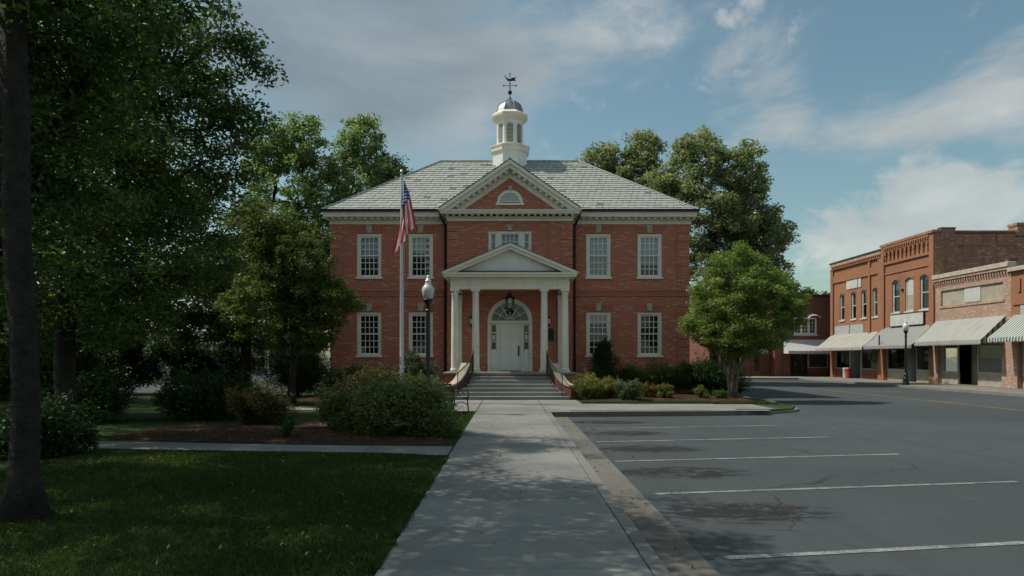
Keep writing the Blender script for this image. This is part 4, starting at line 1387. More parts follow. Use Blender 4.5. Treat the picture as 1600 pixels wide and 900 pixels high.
def shop_window(parent, x, z0, z1, w, rise, glass='glass', board=False, blind=0.0, hood=None):
    fr = MB()
    h = z1 - z0
    zt = h - rise
    # frame: jambs, sill rail, arched head
    fr.box(-w / 2, -w / 2 + .09, .07, .2, 0, zt); fr.box(w / 2 - .09, w / 2, .07, .2, 0, zt); fr.box(-w / 2 + .09, w / 2 - .09, .07, .2, 0, .08)
    Rr = ((w / 2) ** 2 + rise ** 2) / (2 * rise); a = math.asin((w / 2) / Rr); n = 10
    arcp = [(Rr * math.sin(-a + 2 * a * k / n), h - Rr + Rr * math.cos(-a + 2 * a * k / n)) for k in range(n + 1)]
    for p, q in zip(arcp[:-1], arcp[1:]):
        fr.prism([p, q, (q[0] * .84, q[1] - .10), (p[0] * .84, p[1] - .10)], .07, .2)
    o = fr.build('window', MT['panel_white'], parent, loc=(x, 0, z0))
    MB().box(-w / 2 - .08, w / 2 + .08, -.07, .12, -.10, -.002, .01).build('sill', MT['panel_white'], o)
    if board:
        MB().box(-w / 2 + .05, w / 2 - .05, .10, .13, h * .47, h - .12).build('white_board', MT['panel_white'], o)
        MB().box(-w / 2 + .05, w / 2 - .05, .11, .15, .02, h * .47 - .004).build('tan_infill', MT['panel_tan'], o)
    else:
        sb_ = MB()
        sb_.box(-w / 2 + .09, w / 2 - .09, .10, .15, h * .48, h * .48 + .06)
        sb_.box(-w / 2 + .09, -w / 2 + .13, .11, .15, .08, zt); sb_.box(w / 2 - .13, w / 2 - .09, .11, .15, .08, zt)
        sb_.build('sash', MT['panel_white'], o)
        MB().add([(-w / 2 + .06, .148, .06), (w / 2 - .06, .148, .06), (w / 2 - .06, .148, zt), (0, .148, h - .06), (-w / 2 + .06, .148, zt)], [(0, 1, 2, 3, 4)]).build('glass', MT[glass], o)
        MB().box(-w / 2, w / 2, .5, .52, -.1, h + .1).build('room', MT['room'], o)
        if blind:
            MB().box(-w / 2 + .05, w / 2 - .05, .22, .23, h * (1 - blind), h).build('blind', MT['blind'], o)
    hd_ = MB()
    for k, (p, q) in enumerate(zip(arcp[:-1], arcp[1:])):
        hd_.prism([p, q, (q[0] * 1.12, q[1] + .2), (p[0] * 1.12, p[1] + .2)], -.03, -.001)
    hd_.build('brick_arch', MT[hood or 'brick_orange'], o)
    return o


def awning(parent, x0, x1, zt, zf, outd, mat, endmat, val=.24, scal=.16, rib=True, mat_v=None):
    """sloping awning: cloth, scalloped valance, closed ends, frame"""
    c = MB()
    n = max(2, int((x1 - x0) / .5))
    for k in range(n):
        a, b_ = x0 + (x1 - x0) * k / n, x0 + (x1 - x0) * (k + 1) / n
        for j in range(4):
            t0, t1 = j / 4, (j + 1) / 4
            def sag(t): return -.04 * math.sin(math.pi * t)
            c.quad((a, -outd * t0, zt + (zf - zt) * t0 + sag(t0)), (b_, -outd * t0, zt + (zf - zt) * t0 + sag(t0)), (b_, -outd * t1, zt + (zf - zt) * t1 + sag(t1)), (a, -outd * t1, zt + (zf - zt) * t1 + sag(t1)))
    o = c.build('awning', MT[mat], parent)
    v = MB()
    m = max(2, int((x1 - x0) / scal))
    for k in range(m):
        a, b_ = x0 + (x1 - x0) * k / m, x0 + (x1 - x0) * (k + 1) / m
        w = b_ - a
        v.add([(a, -outd - .004, zf), (b_, -outd - .004, zf), (b_, -outd - .01, zf - val * .62), (a + w * .8, -outd - .01, zf - val * .9), (a + w * .5, -outd - .01, zf - val), (a + w * .2, -outd - .01, zf - val * .9), (a, -outd - .01, zf - val * .62)], [tuple(range(7))])
    v.build('valance', MT[mat_v or mat], o)
    for x in (x0, x1):
        MB().add([(x, 0, zt), (x, -outd, zf), (x, -outd, zf - val * .8), (x, 0, zf - val * .8)], [(0, 1, 2, 3)]).build('awning_end', MT[endmat], o)
    f_ = MB()
    for x in (x0 + .03, (x0 + x1) / 2, x1 - .03):
        f_.tube([(x, 0, zt - .06), (x, -outd + .02, zf - .03)], .014, 5)
        f_.tube([(x, 0, zf - .1), (x, -outd + .02, zf - .05)], .014, 5)
    f_.tube([(x0, -outd + .015, zf - .03), (x1, -outd + .015, zf - .03)], .016, 5)
    f_.build('awning_frame', MT['iron'], o)
    return o


def display(parent, x0, x1, z0, z1, y, bulk, fr_mat='panel_grey', backing=None):
    """shop window: bulkhead, frame, glass, backing"""
    b = MB()
    b.box(x0, x0 + .06, y, y + .08, z0, z1); b.box(x1 - .06, x1, y, y + .08, z0, z1); b.box(x0 + .06, x1 - .06, y, y + .08, z1 - .07, z1); b.box(x0 + .06, x1 - .06, y, y + .08, z0, z0 + .06)
    o = b.build('display_window', MT[fr_mat], parent)
    MB().box(x0, x1, y + .01, y + .15, 0, z0 - .002).build('bulkhead', MT[bulk], o)
    MB().quad((x0 + .05, y + .05, z0 + .05), (x1 - .05, y + .05, z0 + .05), (x1 - .05, y + .05, z1 - .05), (x0 + .05, y + .05, z1 - .05)).build('glass', MT['shopglass'], o)
    if backing:
        MB().box(x0 + .05, x1 - .05, y + .12, y + .14, z0 + .05, z1 - .05).build('paper_backing', MT[backing], o)
    return o


def shop_door(parent, x0, x1, y, h=2.15, mat='wood_brown'):
    b = MB()
    b.box(x0, x0 + .11, y, y + .06, 0.02, h); b.box(x1 - .11, x1, y, y + .06, .02, h); b.box(x0 + .11, x1 - .11, y, y + .06, h - .14, h); b.box(x0 + .11, x1 - .11, y, y + .06, .02, .35)
    o = b.build('shop_door', MT[mat], parent)
    MB().quad((x0 + .1, y + .03, .33), (x1 - .1, y + .03, .33), (x1 - .1, y + .03, h - .13), (x0 + .1, y + .03, h - .13)).build('glass', MT['shopglass'], o)
    MB().tube([(x0 + .16, y - .02, .95), (x0 + .16, y - .05, 1.0), (x0 + .16, y - .05, 1.2), (x0 + .16, y - .02, 1.25)], .012, 5).build('handle', MT['pole'], o)
    return o


def shell(parent, W, D, H, mat, side, openings, depth=.22, back_h=None, zroof=None):
    b = MB()
    wall_grid(b, 0, W, -.05, H, 0, openings, depth)
    f_ = b.build('wall', MT[mat], parent)
    b = MB()
    for x in (0, W):
        b.quad((x, 0, -.05), (x, D, -.05), (x, D, H - .02), (x, 0, H - .02))
    b.quad((0, D, -.05), (W, D, -.05), (W, D, H - .02), (0, D, H - .02))
    b.build('side_wall', MT[side], parent)
    zr = zroof or H - .8
    MB().box(.02, W - .02, .02, D - .02, zr - .2, zr).build('roof', MT['flash'], parent)
    MB().quad((.02, 3.2, 0), (W - .02, 3.2, 0), (W - .02, 3.2, zr), (.02, 3.2, zr)).build('interior_wall', MT['shoproom'], parent)
    MB().quad((.02, .03, .012), (W - .02, .03, .012), (W - .02, 3.2, .012), (.02, 3.2, .012)).build('interior_floor', MT['bulk_tan'], parent)
    return f_


# ---- far bay: two-storey, four arched windows
W1 = 8.2
s1 = thing('shop_building', 'orange brick two-storey shop with white stone panel and stained cream awning', 'building', (SX, 60.4, 0), RZS, local=True)
WN1 = [1.9, 3.85, 5.5, 7.25]
shell(s1, W1, 14, 9.75, 'brick_orange', 'brick_side', [(x - .4, x + .4, 4.75, 6.95, .16) for x in WN1] + [(.55, W1 - .45, 0.0, 3.15)], .25)
for x in WN1: shop_window(s1, x, 4.75, 6.95, .8, .16, blind=.5)
for (a, b_) in ((0, .45), (6.35, 6.62), (W1 - .42, W1)):
    MB().box(a, b_, -.12, -.001, 3.3 if 6 < a < 7 else 0, 9.1).build('pier', MT['brick_orange'], s1)
MB().box(.46, 6.34, -.10, -.001, 7.95, 8.55).build('brick_band', MT['brick_orange'], s1)
MB().box(6.63, W1 - .43, -.10, -.001, 7.95, 8.55).build('brick_band', MT['brick_orange'], s1)
MB().box(0, W1, -.14, -.001, 9.35, 9.62).build('parapet_band', MT['brick_tan'], s1)
MB().box(0, W1, -.16, -.001, 9.08, 9.14).build('corbel_sill', MT['brick_orange'], s1)
for k in range(26):
    x = .25 + k * (W1 - .5) / 25
    o = MB().box(x - .055, x + .055, -.13, -.001, 9.145, 9.345).build('corbel_block', MT['brick_orange'], s1)
MB().box(-.04, W1 + .02, -.2, .3, 9.621, 9.72, .01).build('parapet_cap', MT['gut'], s1)
MB().box(2.75, 4.55, -.06, -.001, 7.22, 7.9).build('stone_panel', MT['panel_white'], s1)
MB().box(4.68, 5.15, -.06, -.001, 7.22, 7.9).build('stone_panel', MT['panel_white'], s1)
MB().box(.7, 3.2, -.05, -.001, 3.55, 4.3).build('glass_block_panel', MT['panel_grey'], s1)
MB().box(3.35, 5.5, -.05, -.001, 3.55, 4.3).build('glass_block_panel', MT['panel_grey'], s1)
awning(s1, .1, W1 - .12, 3.62, 2.45, 1.45, 'awn_stained', 'awn_stained')
display(s1, .55, 3.0, .75, 2.9, .1, 'brick_dark', 'panel_tan')
display(s1, 4.9, 7.7, .75, 2.9, .1, 'brick_dark', 'panel_tan')
shop_door(s1, 3.7, 4.7, .9, 2.2, 'black')
MB().box(3.02, 3.12, .1, 1.0, 0, 3.1).build('door_jamb', MT['panel_grey'], s1)
MB().box(4.78, 4.88, .1, 1.0, 0, 3.1).build('door_jamb', MT['panel_grey'], s1)
for (x, z, w, h) in ((1.0, 1.3, .5, .7), (1.7, 1.1, .6, .9), (2.4, 1.5, .35, .5), (5.4, 1.5, .4, .8), (6.1, 1.3, .6, .9), (5.9, .85, 1.2, .6), (7.0, 1.6, .4, .6)):
    MB().box(x, x + w, .35, .37, z, z + h).build('window_poster', MT[random.choice(['paper', 'panel_tan', 'awn_grey', 'panel_grey'])], s1)

# ---- near bay: two-storey with corbel table
W2 = 6.5
s2 = thing('shop_building', 'orange brick two-storey shop with corbelled parapet, chimney and grey awning', 'building', (SX, 52.2, 0), RZS, local=True)
WN2 = [1.85, 3.55, 5.3]
shell(s2, W2, 15, 9.95, 'brick_orange', 'brick_side', [(x - .5, x + .5, 4.88, 7.22, .2) for x in WN2] + [(.5, W2 - .55, 0, 3.2)], .25)
for x in WN2: shop_window(s2, x, 4.88, 7.22, 1.0, .2, board=(x == 3.55), blind=.3 if x < 2 else .15)
for (a, b_) in ((.001, .42), (W2 - .5, W2)):
    MB().box(a, b_, -.12, -.001, 0, 9.75).build('pier', MT['brick_orange'], s2)
MB().box(.43, W2 - .51, -.11, -.001, 8.45, 8.62).build('brick_band', MT['brick_orange'], s2)
MB().box(.43, W2 - .51, -.06, -.001, 7.72, 7.82).build('brick_band', MT['brick_orange'], s2)
MB().box(.43, W2 - .51, -.16, -.001, 9.62, 9.80).build('parapet_band', MT['brick_orange'], s2)
for k in range(20):
    x = .58 + k * (W2 - 1.25) / 19
    MB().box(x - .06, x + .06, -.15, -.001, 9.42, 9.615).build('corbel_block', MT['brick_orange'], s2)
MB().box(.43, W2 - .51, -.10, -.001, 9.33, 9.415).build('corbel_sill', MT['brick_orange'], s2)
for k in range(11):
    x = .62 + k * (W2 - 1.35) / 10
    c = MB().box(x - .11, x + .11, -.14, -.001, 9.10, 9.325); c.box(x - .055, x + .055, -.10, -.001, 8.78, 9.099); c.box(x - .03, x + .03, -.06, -.001, 8.66, 8.779)
    c.build('drop_corbel', MT['brick_orange'], s2)
MB().box(-.01, W2 + .05, -.2, .35, 9.80, 9.98, .01).build('parapet_cap', MT['brick_side'], s2)
for (a, b_, z) in ((.35, 1.3, 10.05), (1.3, 5.2, 9.72), (5.2, 7.2, 9.5), (7.2, 15, 9.3)):
    MB().box(W2 - .28, W2 + .03, a, b_ - .002, z - .75, z).build('stepped_parapet', MT['brick_side'], s2)
    MB().box(W2 - .33, W2 + .07, a - .02, b_ + .02, z + .001, z + .07).build('parapet_cap', MT['gut'], s2)
ch = MB().box(W2 - .75, W2 + .05, 5.3, 6.15, 9.2, 10.25); ch.box(W2 - .80, W2 + .10, 5.25, 6.2, 10.251, 10.42)
ch.build('chimney', MT['brick_side'], s2)
sg = MB().box(1.3, 5.35, -.10, -.001, 3.92, 4.72)
so = sg.build('sign_board', MT['panel_white'], s2)
fb = MB(); fb.box(1.24, 5.41, -.12, -.002, 4.721, 4.78); fb.box(1.24, 5.41, -.12, -.002, 3.86, 3.919); fb.box(5.351, 5.43, -.12, -.002, 3.86, 4.78); fb.build('sign_frame', MT['gut'], so)
MB().box(2.6, 2.85, -.08, -.001, 6.35, 6.5).build('vent_hole', MT['room'], s2)
awning(s2, .12, W2 - .15, 3.85, 2.5, 1.45, 'awn_grey', 'gut')
display(s2, .5, 3.1, .8, 3.0, .1, 'bulk_tan', 'panel_grey')
display(s2, 4.2, W2 - .55, .8, 3.0, .1, 'bulk_tan', 'panel_grey')
shop_door(s2, 3.2, 4.1, 1.2, 2.2, 'black')
MB().box(3.102, 3.16, .2, 1.3, 0, 3.1).build('door_jamb', MT['panel_grey'], s2)
for (x, z, w, h, m_) in ((.8, 1.0, 1.6, 1.0, 'gut'), (4.6, 1.1, 1.0, 1.3, 'black'), (4.9, 1.9, .5, .25, 'paper'), (4.85, 1.45, .6, .3, 'awn_blue'), (1.2, 1.3, .8, .5, 'awn_grey')):
    MB().box(x, x + w, .30 - (.03 if m_ in ('paper', 'awn_blue') else 0), .32 - (.03 if m_ in ('paper', 'awn_blue') else 0), z, z + h).build('window_poster', MT[m_], s2)
hs = MB().box(2.15, 2.25, -1.40, -1.34, 2.0, 3.25); hs.build('hanging_sign', MT['gut'], s2)

# ---- tan brick one-storey shop
W3 = 6.9
s3 = thing('shop_building', 'low tan brick shop with blank sign panel and long cream striped awning', 'building', (SX, 45.7, 0), RZS, local=True)
shell(s3, W3, 14, 6.95, 'brick_tan', 'brick_tan', [(.62, 6.3, 4.95, 5.92), (.5, W3 - .6, 0, 3.3)], .14)
for (a, b_) in ((.001, .46), (W3 - .55, W3)):
    MB().box(a, b_, -.12, -.001, 0, 3.4).build('pier', MT['brick_tan'], s3)
MB().box(.62, 6.3, .10, .139, 4.95, 5.92).build('sign_panel', MT['panel_tan'], s3)
MB().box(2.85, 4.3, .06, .099, 5.02, 5.88).build('sign_panel', MT['panel_white'], s3)
MB().box(.5, 6.42, -.05, -.001, 4.80, 4.93).build('brick_sill', MT['brick_tan'], s3)
MB().box(0.002, W3, -.16, -.001, 6.55, 6.72).build('parapet_band', MT['brick_tan'], s3)
for k in range(30):
    x = .15 + k * (W3 - .3) / 29
    MB().box(x - .05, x + .05, -.11, -.001, 6.32, 6.548).build('corbel_block', MT['brick_tan'], s3)
MB().box(-.03, W3 + .05, -.22, .3, 6.721, 6.98, .02).build('parapet_cap', MT['stone'], s3)
MB().box(W3 - .35, W3 - .02, -.1, .4, 6.982, 7.14).build('parapet_block', MT['brick_dark'], s3)
awning(s3, .08, W3 - .38, 4.02, 2.68, 1.4, 'awn_cream', 'awn_end', val=.28)
display(s3, .5, 2.15, .75, 3.0, .1, 'bulk_tan', 'panel_white', 'panel_grey')
display(s3, 4.0, W3 - .62, .75, 3.0, .1, 'bulk_tan', 'panel_white', 'panel_grey')
shop_door(s3, 3.0, 3.85, 1.0, 2.25, 'wood_brown')
MB().box(3.2, 3.62, .985, .995, 1.35, 1.85).build('door_notice', MT['paper'], s3)
MB().box(3.11, 3.74, .992, .999, .36, .95).build('door_panel', MT['wood_brown'], s3)
MB().box(2.17, 2.95, .95, 1.1, 0, 3.2).build('entry_wall', MT['bulk_tan'], s3)
MB().box(2.951, 3.9, 1.02, 1.1, 2.30, 3.2).build('entry_wall', MT['bulk_tan'], s3)

# ---- next shop, cut by the edge of the picture
W4 = 7.5
s4 = thing('shop_building', 'brick shop with green and white striped awning at the picture edge', 'building', (SX, 38.8, 0), RZS, local=True)
shell(s4, W4, 14, 6.4, 'brick_orange', 'brick_side', [(.75, W4 - .6, 0, 3.2)], .2)
for (a, b_) in ((.002, .7), (W4 - .5, W4)):
    MB().box(a, b_, -.14, -.001, 0, 3.9).build('pier', MT['brick_tan'], s4)
MB().box(.2, W4, -.07, -.001, 4.55, 4.72).build('brick_band', MT['brick_orange'], s4)
for k in range(10):
    x = .7 + k * .68
    MB().box(x - .1, x + .1, -.08, -.001, 5.25, 5.95).build('corbel_block', MT['brick_orange'], s4)
MB().box(-.03, W4 + .05, -.2, .3, 6.401, 6.62, .02).build('parapet_cap', MT['stone'], s4)
MB().box(.8, W4 - .6, -.05, -.001, 3.3, 4.5).build('transom_panel', MT['panel_grey'], s4)
awning(s4, .25, W4 - .2, 4.0, 2.75, 1.45, 'awn_green', 'awn_green', val=.26)
display(s4, .75, 3.2, .7, 3.0, .1, 'bulk_tan', 'panel_white', 'panel_grey')
display(s4, 4.4, W4 - .6, .7, 3.0, .1, 'bulk_tan', 'panel_white')
shop_door(s4, 3.3, 4.3, 1.0, 2.2)

# bins outside the far shop
for (x, z, m_, lab) in ((60.4 - 3.25, .85, 'panel_white', 'small white bin beside the far shop door'), (60.4 - 3.75, .85, 'red', 'small red bin beside the white bin at the shop door')):
    bn = thing('litter_bin', lab, 'bin', (SX - .35, x, 0), group='bins outside the far shop')
    MB().lathe([(.17, 0), (.20, .03), (.22, .7), (.23, .72), (.23, .76), (.2, .78)], (SX - .35, x, 0), 16).build('body', MT[m_], bn, smooth=True)
    MB().lathe([(.215, .781), (.2, .84), (.08, .88), (.03, .89)], (SX - .35, x, 0), 16).build('lid', MT['panel_grey'], bn, smooth=True)

# ---- dark brick building at the end of the street, facing the camera
fb_ = thing('corner_building', 'dark red brick building at the street end with white ribbed awning', 'building', (23.4, 62.3, 0), 0, local=True)
shell(fb_, 13, 12, 7.1, 'brick_dark', 'brick_dark', [(1.75, 3.75, 3.7, 5.2), (1.4, 5.6, .0, 2.4)], .2, zroof=6.5)
MB().box(-.05, 13.05, -.12, .3, 7.101, 7.22).build('parapet_cap', MT['gut'], fb_)
for k in range(30):
    x = .3 + k * .42
    MB().box(x - .06, x + .06, -.05, -.001, 6.35, 6.6).build('corbel_block', MT['brick_dark'], fb_)
tw2 = MB()
for x in (1.75, 2.38, 3.04, 3.67): tw2.box(x, x + .08, .04, .14, 3.7, 5.2)
tw2.box(1.83, 3.67, .041, .139, 5.1, 5.2); tw2.box(1.83, 3.67, .041, .139, 3.7, 3.8)
two = tw2.build('window', MT['white'], fb_)
for x in (1.83, 2.46, 3.12):
    sash(MB(), x, x + .55, 3.8, 5.1, .08, 2, 4, .04, .03).build('sash', MT['white'], two)
MB().quad((1.8, .11, 3.75), (3.7, .11, 3.75), (3.7, .11, 5.15), (1.8, .11, 5.15)).build('glass', MT['glass'], two)
MB().box(1.65, 3.85, -.06, .05, 3.58, 3.69).build('sill', MT['panel_white'], two)
hood = MB()
for k in range(8):
    a0, a1 = math.pi * k / 8, math.pi * (k + 1) / 8
    hood.quad((3.4 + .55 * math.cos(a0), 0, 5.2 + .35 * math.sin(a0)), (3.4 + .55 * math.cos(a1), 0, 5.2 + .35 * math.sin(a1)), (3.4 + .55 * math.cos(a1), -.5, 5.12 + .25 * math.sin(a1)), (3.4 + .55 * math.cos(a0), -.5, 5.12 + .25 * math.sin(a0)))
hood.build('window_hood', MT['white'], fb_)
awning(fb_, .75, 6.2, 3.25, 2.25, 1.3, 'awn_metal', 'awn_metal', val=.3, scal=.22)
display(fb_, 3.0, 4.8, .75, 2.3, .08, 'brick_dark', 'panel_white')
shop_door(fb_, 1.8, 2.6, .15, 2.1, 'black')
MB().box(-.01, .5, -.1, -.001, 0, 7.05).build('pier', MT['brick_dark'], fb_)
far2 = thing('side_shop', 'low dark brick shop with small blue-grey awning behind the myrtle', 'building', (17.9, 63.2, 0), 0, local=True)
shell(far2, 5.45, 11, 5.2, 'brick_dark', 'brick_dark', [(.9, 2.9, .6, 2.4)], .2)
MB().box(-.05, 5.44, -.1, .3, 5.201, 5.3).build('parapet_cap', MT['gut'], far2)
awning(far2, 3.5, 4.9, 3.1, 2.2, 1.0, 'awn_blue', 'awn_blue', val=.2)
display(far2, .95, 2.85, .7, 2.4, .1, 'brick_dark', 'panel_white')
shop_door(far2, 3.8, 4.6, -.07, 2.0, 'wood_brown')
# low brick wall by the drive

# ------------------------------------------------------------------ houses beyond the left-hand trees


def house(name, label, x, y, w, d, h, wall_m, roof_m, porch=True):
    o = thing(name, label, 'house', (x, y, 0), 0, local=True)
    b = MB()
    ops = [(w * .12, w * .24, 1.0, 2.5), (w * .72, w * .84, 1.0, 2.5), (w * .45, w * .55, .1, 2.25)]
    wall_grid(b, 0, w, -.05, h, 0, ops, .15)
    for xx in (0, w): b.quad((xx, 0, -.05), (xx, d, -.05), (xx, d, h), (xx, 0, h))
    b.quad((0, d, -.05), (w, d, -.05), (w, d, h), (0, d, h))
    b.build('wall', MT[wall_m], o)
    sd = MB()
    for k in range(int(h / .18)):
        z = .05 + k * .18
        for (xa, xb) in ((0, w * .12 - .1), (w * .24 + .1, w * .45 - .1), (w * .55 + .1, w * .72 - .1), (w * .84 + .1, w)):
            sd.box(xa, xb, -.022, -.002, z, z + .16)
    sd.build('clapboards', MT[wall_m], o, kind='stuff')
    for op in ops[:2]:
        f_ = MB(); f_.box(op[0] - .1, op[0], -.04, .1, op[2] - .1, op[3] + .1); f_.box(op[1], op[1] + .1, -.04, .1, op[2] - .1, op[3] + .1); f_.box(op[0], op[1], -.04, .1, op[3], op[3] + .1); f_.box(op[0], op[1], -.04, .1, op[2] - .1, op[2])
        f_.box(op[0], op[1], .03, .08, (op[2] + op[3]) / 2 - .03, (op[2] + op[3]) / 2 + .03)
        wo = f_.build('window', MT['white'], o)
        MB().quad((op[0], .07, op[2]), (op[1], .07, op[2]), (op[1], .07, op[3]), (op[0], .07, op[3])).build('pane', MT['glass'], wo)
    dd = MB().box(ops[2][0], ops[2][1], .06, .11, .1, 2.25).build('door', MT['wood_brown'], o)
    MB().box(.3, w - .3, .4, d - .3, .1, h - .1).build('interior', MT['room'], o)
    rf = MB().prism([(-.4, h), (d + .4, h), (d / 2, h + d * .36)], -.35, w + .35, axis='x').build('roof', MT[roof_m], o)
    MB().box(w * .3, w * .3 + .7, d * .45, d * .45 + .7, h + d * .2, h + d * .36 + .9).build('chimney', MT['brick_dark'], rf)
    if porch:
        po = MB().box(w * .3, w * .95, -2.0, -.03, 0, .35)
        po.box(w * .28, w * .97, -2.2, -.03, 2.65, 2.85)
        for k in range(4):
            xx = w * .32 + (w * .61) * k / 3
            po.box(xx - .08, xx + .08, -1.95, -1.79, .351, 2.649)
        po.build('porch', MT['white'], o)
    return o


house('white_house', 'white clapboard house with porch seen between the trunks beside the town hall', -26.5, 52, 10, 8, 3.6, 'siding', 'ridge')

# ------------------------------------------------------------------ street furniture


def lamp(label, x, y, h, group):
    t = thing('street_lamp', label, 'street lamp', (x, y, 0), group=group)
    MB().lathe([(.21, 0), (.22, .06), (.20, .10), (.17, .14), (.15, .36), (.17, .40), (.13, .46), (.10, .62), (.11, .66), (.075, .72)], (x, y, .0), 16).build('base', MT['black'], t, smooth=True)
    b = MB()
    n = 16
    prof_ = [(.07, .70), (.058, h - 1.12)]
    b.lathe(prof_, (x, y, 0), n)
    b.lathe([(.062, h - 1.12), (.085, h - 1.10), (.085, h - 1.06), (.06, h - 1.03), (.065, h - .90), (.10, h - .84), (.13, h - .80), (.15, h - .75), (.13, h - .73)], (x, y, 0), n)
    b.build('post', MT['black'], t, smooth=True)
    MB().lathe([(.11, h - .735), (.14, h - .70), (.18, h - .54), (.188, h - .46), (.175, h - .40), (.135, h - .34), (.09, h - .27), (.085, h - .21), (.10, h - .19), (.07, h - .15), (.035, h - .10), (.045, h - .07), (.02, h - .02), (.002, h)], (x, y, 0), 20).build('globe', MT['globe'], t, smooth=True)
    return t


lamp('black post lamp with white acorn globe between flagpole and porch', -2.44, 21.0, 4.16, 'acorn globe street lamps')
lamp('black post lamp with white globe on the shop pavement', 24.35, 43.3, 4.05, 'acorn globe street lamps')

fpx, fpy = -4.0, 26.0
fpole = thing('flagpole', 'tall silver flagpole on the lawn before the town hall', 'flagpole', (fpx, fpy, 0))
MB().lathe([(.16, 0), (.16, .05), (.10, .10), (.075, .14), (.065, 4.0), (.04, 8.40)], (fpx, fpy, 0), 14).build('pole', MT['pole'], fpole, smooth=True)
MB().lathe([(.04, 8.40), (.055, 8.42), (.05, 8.45), (.02, 8.47), (.03, 8.49), (.062, 8.55), (.03, 8.62), (.004, 8.64)], (fpx, fpy, 0), 12).build('finial', MT['pole'], fpole, smooth=True)
MB().tube([(fpx + .085, fpy, 8.3), (fpx + .09, fpy - .01, 5), (fpx + .085, fpy, 1.2)], .005, 4).build('halyard', MT['pole'], fpole)
# limp flag
NU, NV = 60, 40
fv, fuv = [], []
for j in range(NV + 1):
    v = j / NV
    for i in range(NU + 1):
        u = i / NU
        # hoist runs down the pole; the fly falls under its own weight in soft folds
        z = 8.30 - 1.25 * v * (1 - .12 * u) - 1.75 * u ** 1.05 - .05 * math.sin(6 * v + 1) * u
        k_ = min(1, u * 3)
        x = fpx + .07 + u * (.46 * (1 - v) - .36 * v) + k_ * (.075 * math.sin(8.5 * v + 2.5 * u) + .03 * math.sin(17 * v + 5 * u + 1))
        y = fpy - .10 * k_ + k_ * (.13 * math.sin(10 * v + 3.0 * u + .8) + .04 * math.sin(21 * v + 2))
        fv.append((x, y, z)); fuv.append((u, v))
fm = MB().add(fv, [(j * (NU + 1) + i, j * (NU + 1) + i + 1, (j + 1) * (NU + 1) + i + 1, (j + 1) * (NU + 1) + i) for j in range(NV) for i in range(NU)])
flag = fm.build('flag', MT['flag'], smooth='all')
uvl = flag.data.uv_layers.new(name='UVMap')
vi = np.empty(len(flag.data.loops), 'i'); flag.data.loops.foreach_get('vertex_index', vi)
uvl.data.foreach_set('uv', np.array(fuv, 'f')[vi].ravel())
tag(flag, 'limp stars and stripes flag hanging down the flagpole', 'flag')

# bench beside the path
bx, by = -1.72, 21.3
bench = thing('park_bench', 'black iron park bench on the grass beside the path', 'bench', (bx, by, 0.0), R(74), local=True)
for s in (-1, 1):
    b = MB()
    x = s * .66
    b.tube([(x, -.26, 0), (x, -.24, .22), (x, -.22, .42)], .022, 6); b.tube([(x, .26, 0), (x, .20, .25), (x, .20, .44), (x, .27, .70), (x, .33, .86)], .022, 6)
    b.tube([(x, -.24, .42), (x, .22, .42)], .022, 6)
    b.tube([(x, -.22, .42), (x, -.27, .52), (x, -.25, .62), (x, -.12, .66), (x, .10, .64), (x, .25, .66)], .02, 6)
    b.tube([(x, -.25, .2), (x, -.08, .30), (x, .08, .30), (x, .22, .2)], .014, 5)
    b.build('end_frame', MT['iron'], bench, smooth='all')
for k in range(6):
    y = -.22 + k * .08
    MB().box(-.72, .72, y, y + .06, .435 - .008 * math.sin(k), .455, .004).build('seat_slat', MT['iron'], bench)
for k in range(5):
    z = .52 + k * .075; y = .215 + (z - .5) * .32
    MB().add([(-.72, y, z), (.72, y, z), (.72, y + .02, z + .055), (-.72, y + .02, z + .055), (-.72, y + .02, z - .006), (.72, y + .02, z - .006), (.72, y + .04, z + .05), (-.72, y + .04, z + .05)],
             [(0, 1, 2, 3), (7, 6, 5, 4), (0, 4, 5, 1), (3, 2, 6, 7), (0, 3, 7, 4), (1, 5, 6, 2)]).build('back_slat', MT['iron'], bench)

# ------------------------------------------------------------------ trees
tree('oak_tree', 'large dark tree with thick trunk on the lawn at the left edge', (-5.1, 7.4, 0),
     [(-5.1, 7.4, -.05), (-5.1, 7.4, 1.5), (-5.25, 7.5, 3.2), (-5.5, 7.8, 5.2), (-5.9, 8.2, 7.5)],
     [(-6.2, 8.3, 7.6, 3.0, 2.6, 2.6, 170), (-5.2, 8.6, 6.6, 1.5, 1.9, 1.5, 70), (-8.4, 9.4, 5.3, 2.6, 2.4, 2.4, 130), (-7.2, 4.8, 8.4, 2.9, 2.8, 2.0, 110), (-7.4, 9.9, 3.7, 1.9, 1.6, 1.3, 70), (-6.6, 9.8, 5.0, 1.2, 1.4, 1.4, 50), (-9.0, 5.0, 7.5, 3.0, 3.0, 2.2, 70), (-7.0, 2.4, 8.6, 2.8, 2.2, 1.6, 60), (-8.8, 10.5, 2.9, 1.4, 1.2, .9, 40), (-7.8, 11.2, 8.0, 2.0, 1.7, 1.3, 70), (-7.6, 12.2, 6.2, 1.2, 1.2, 1.2, 40)],  # last boughs, mostly out of view, added to shade the lawn
     MT['leaf_oak'], leaf=.11, per=100, cr=.50, r0=.135, lw=.5, group='dark trees on the left lawn')
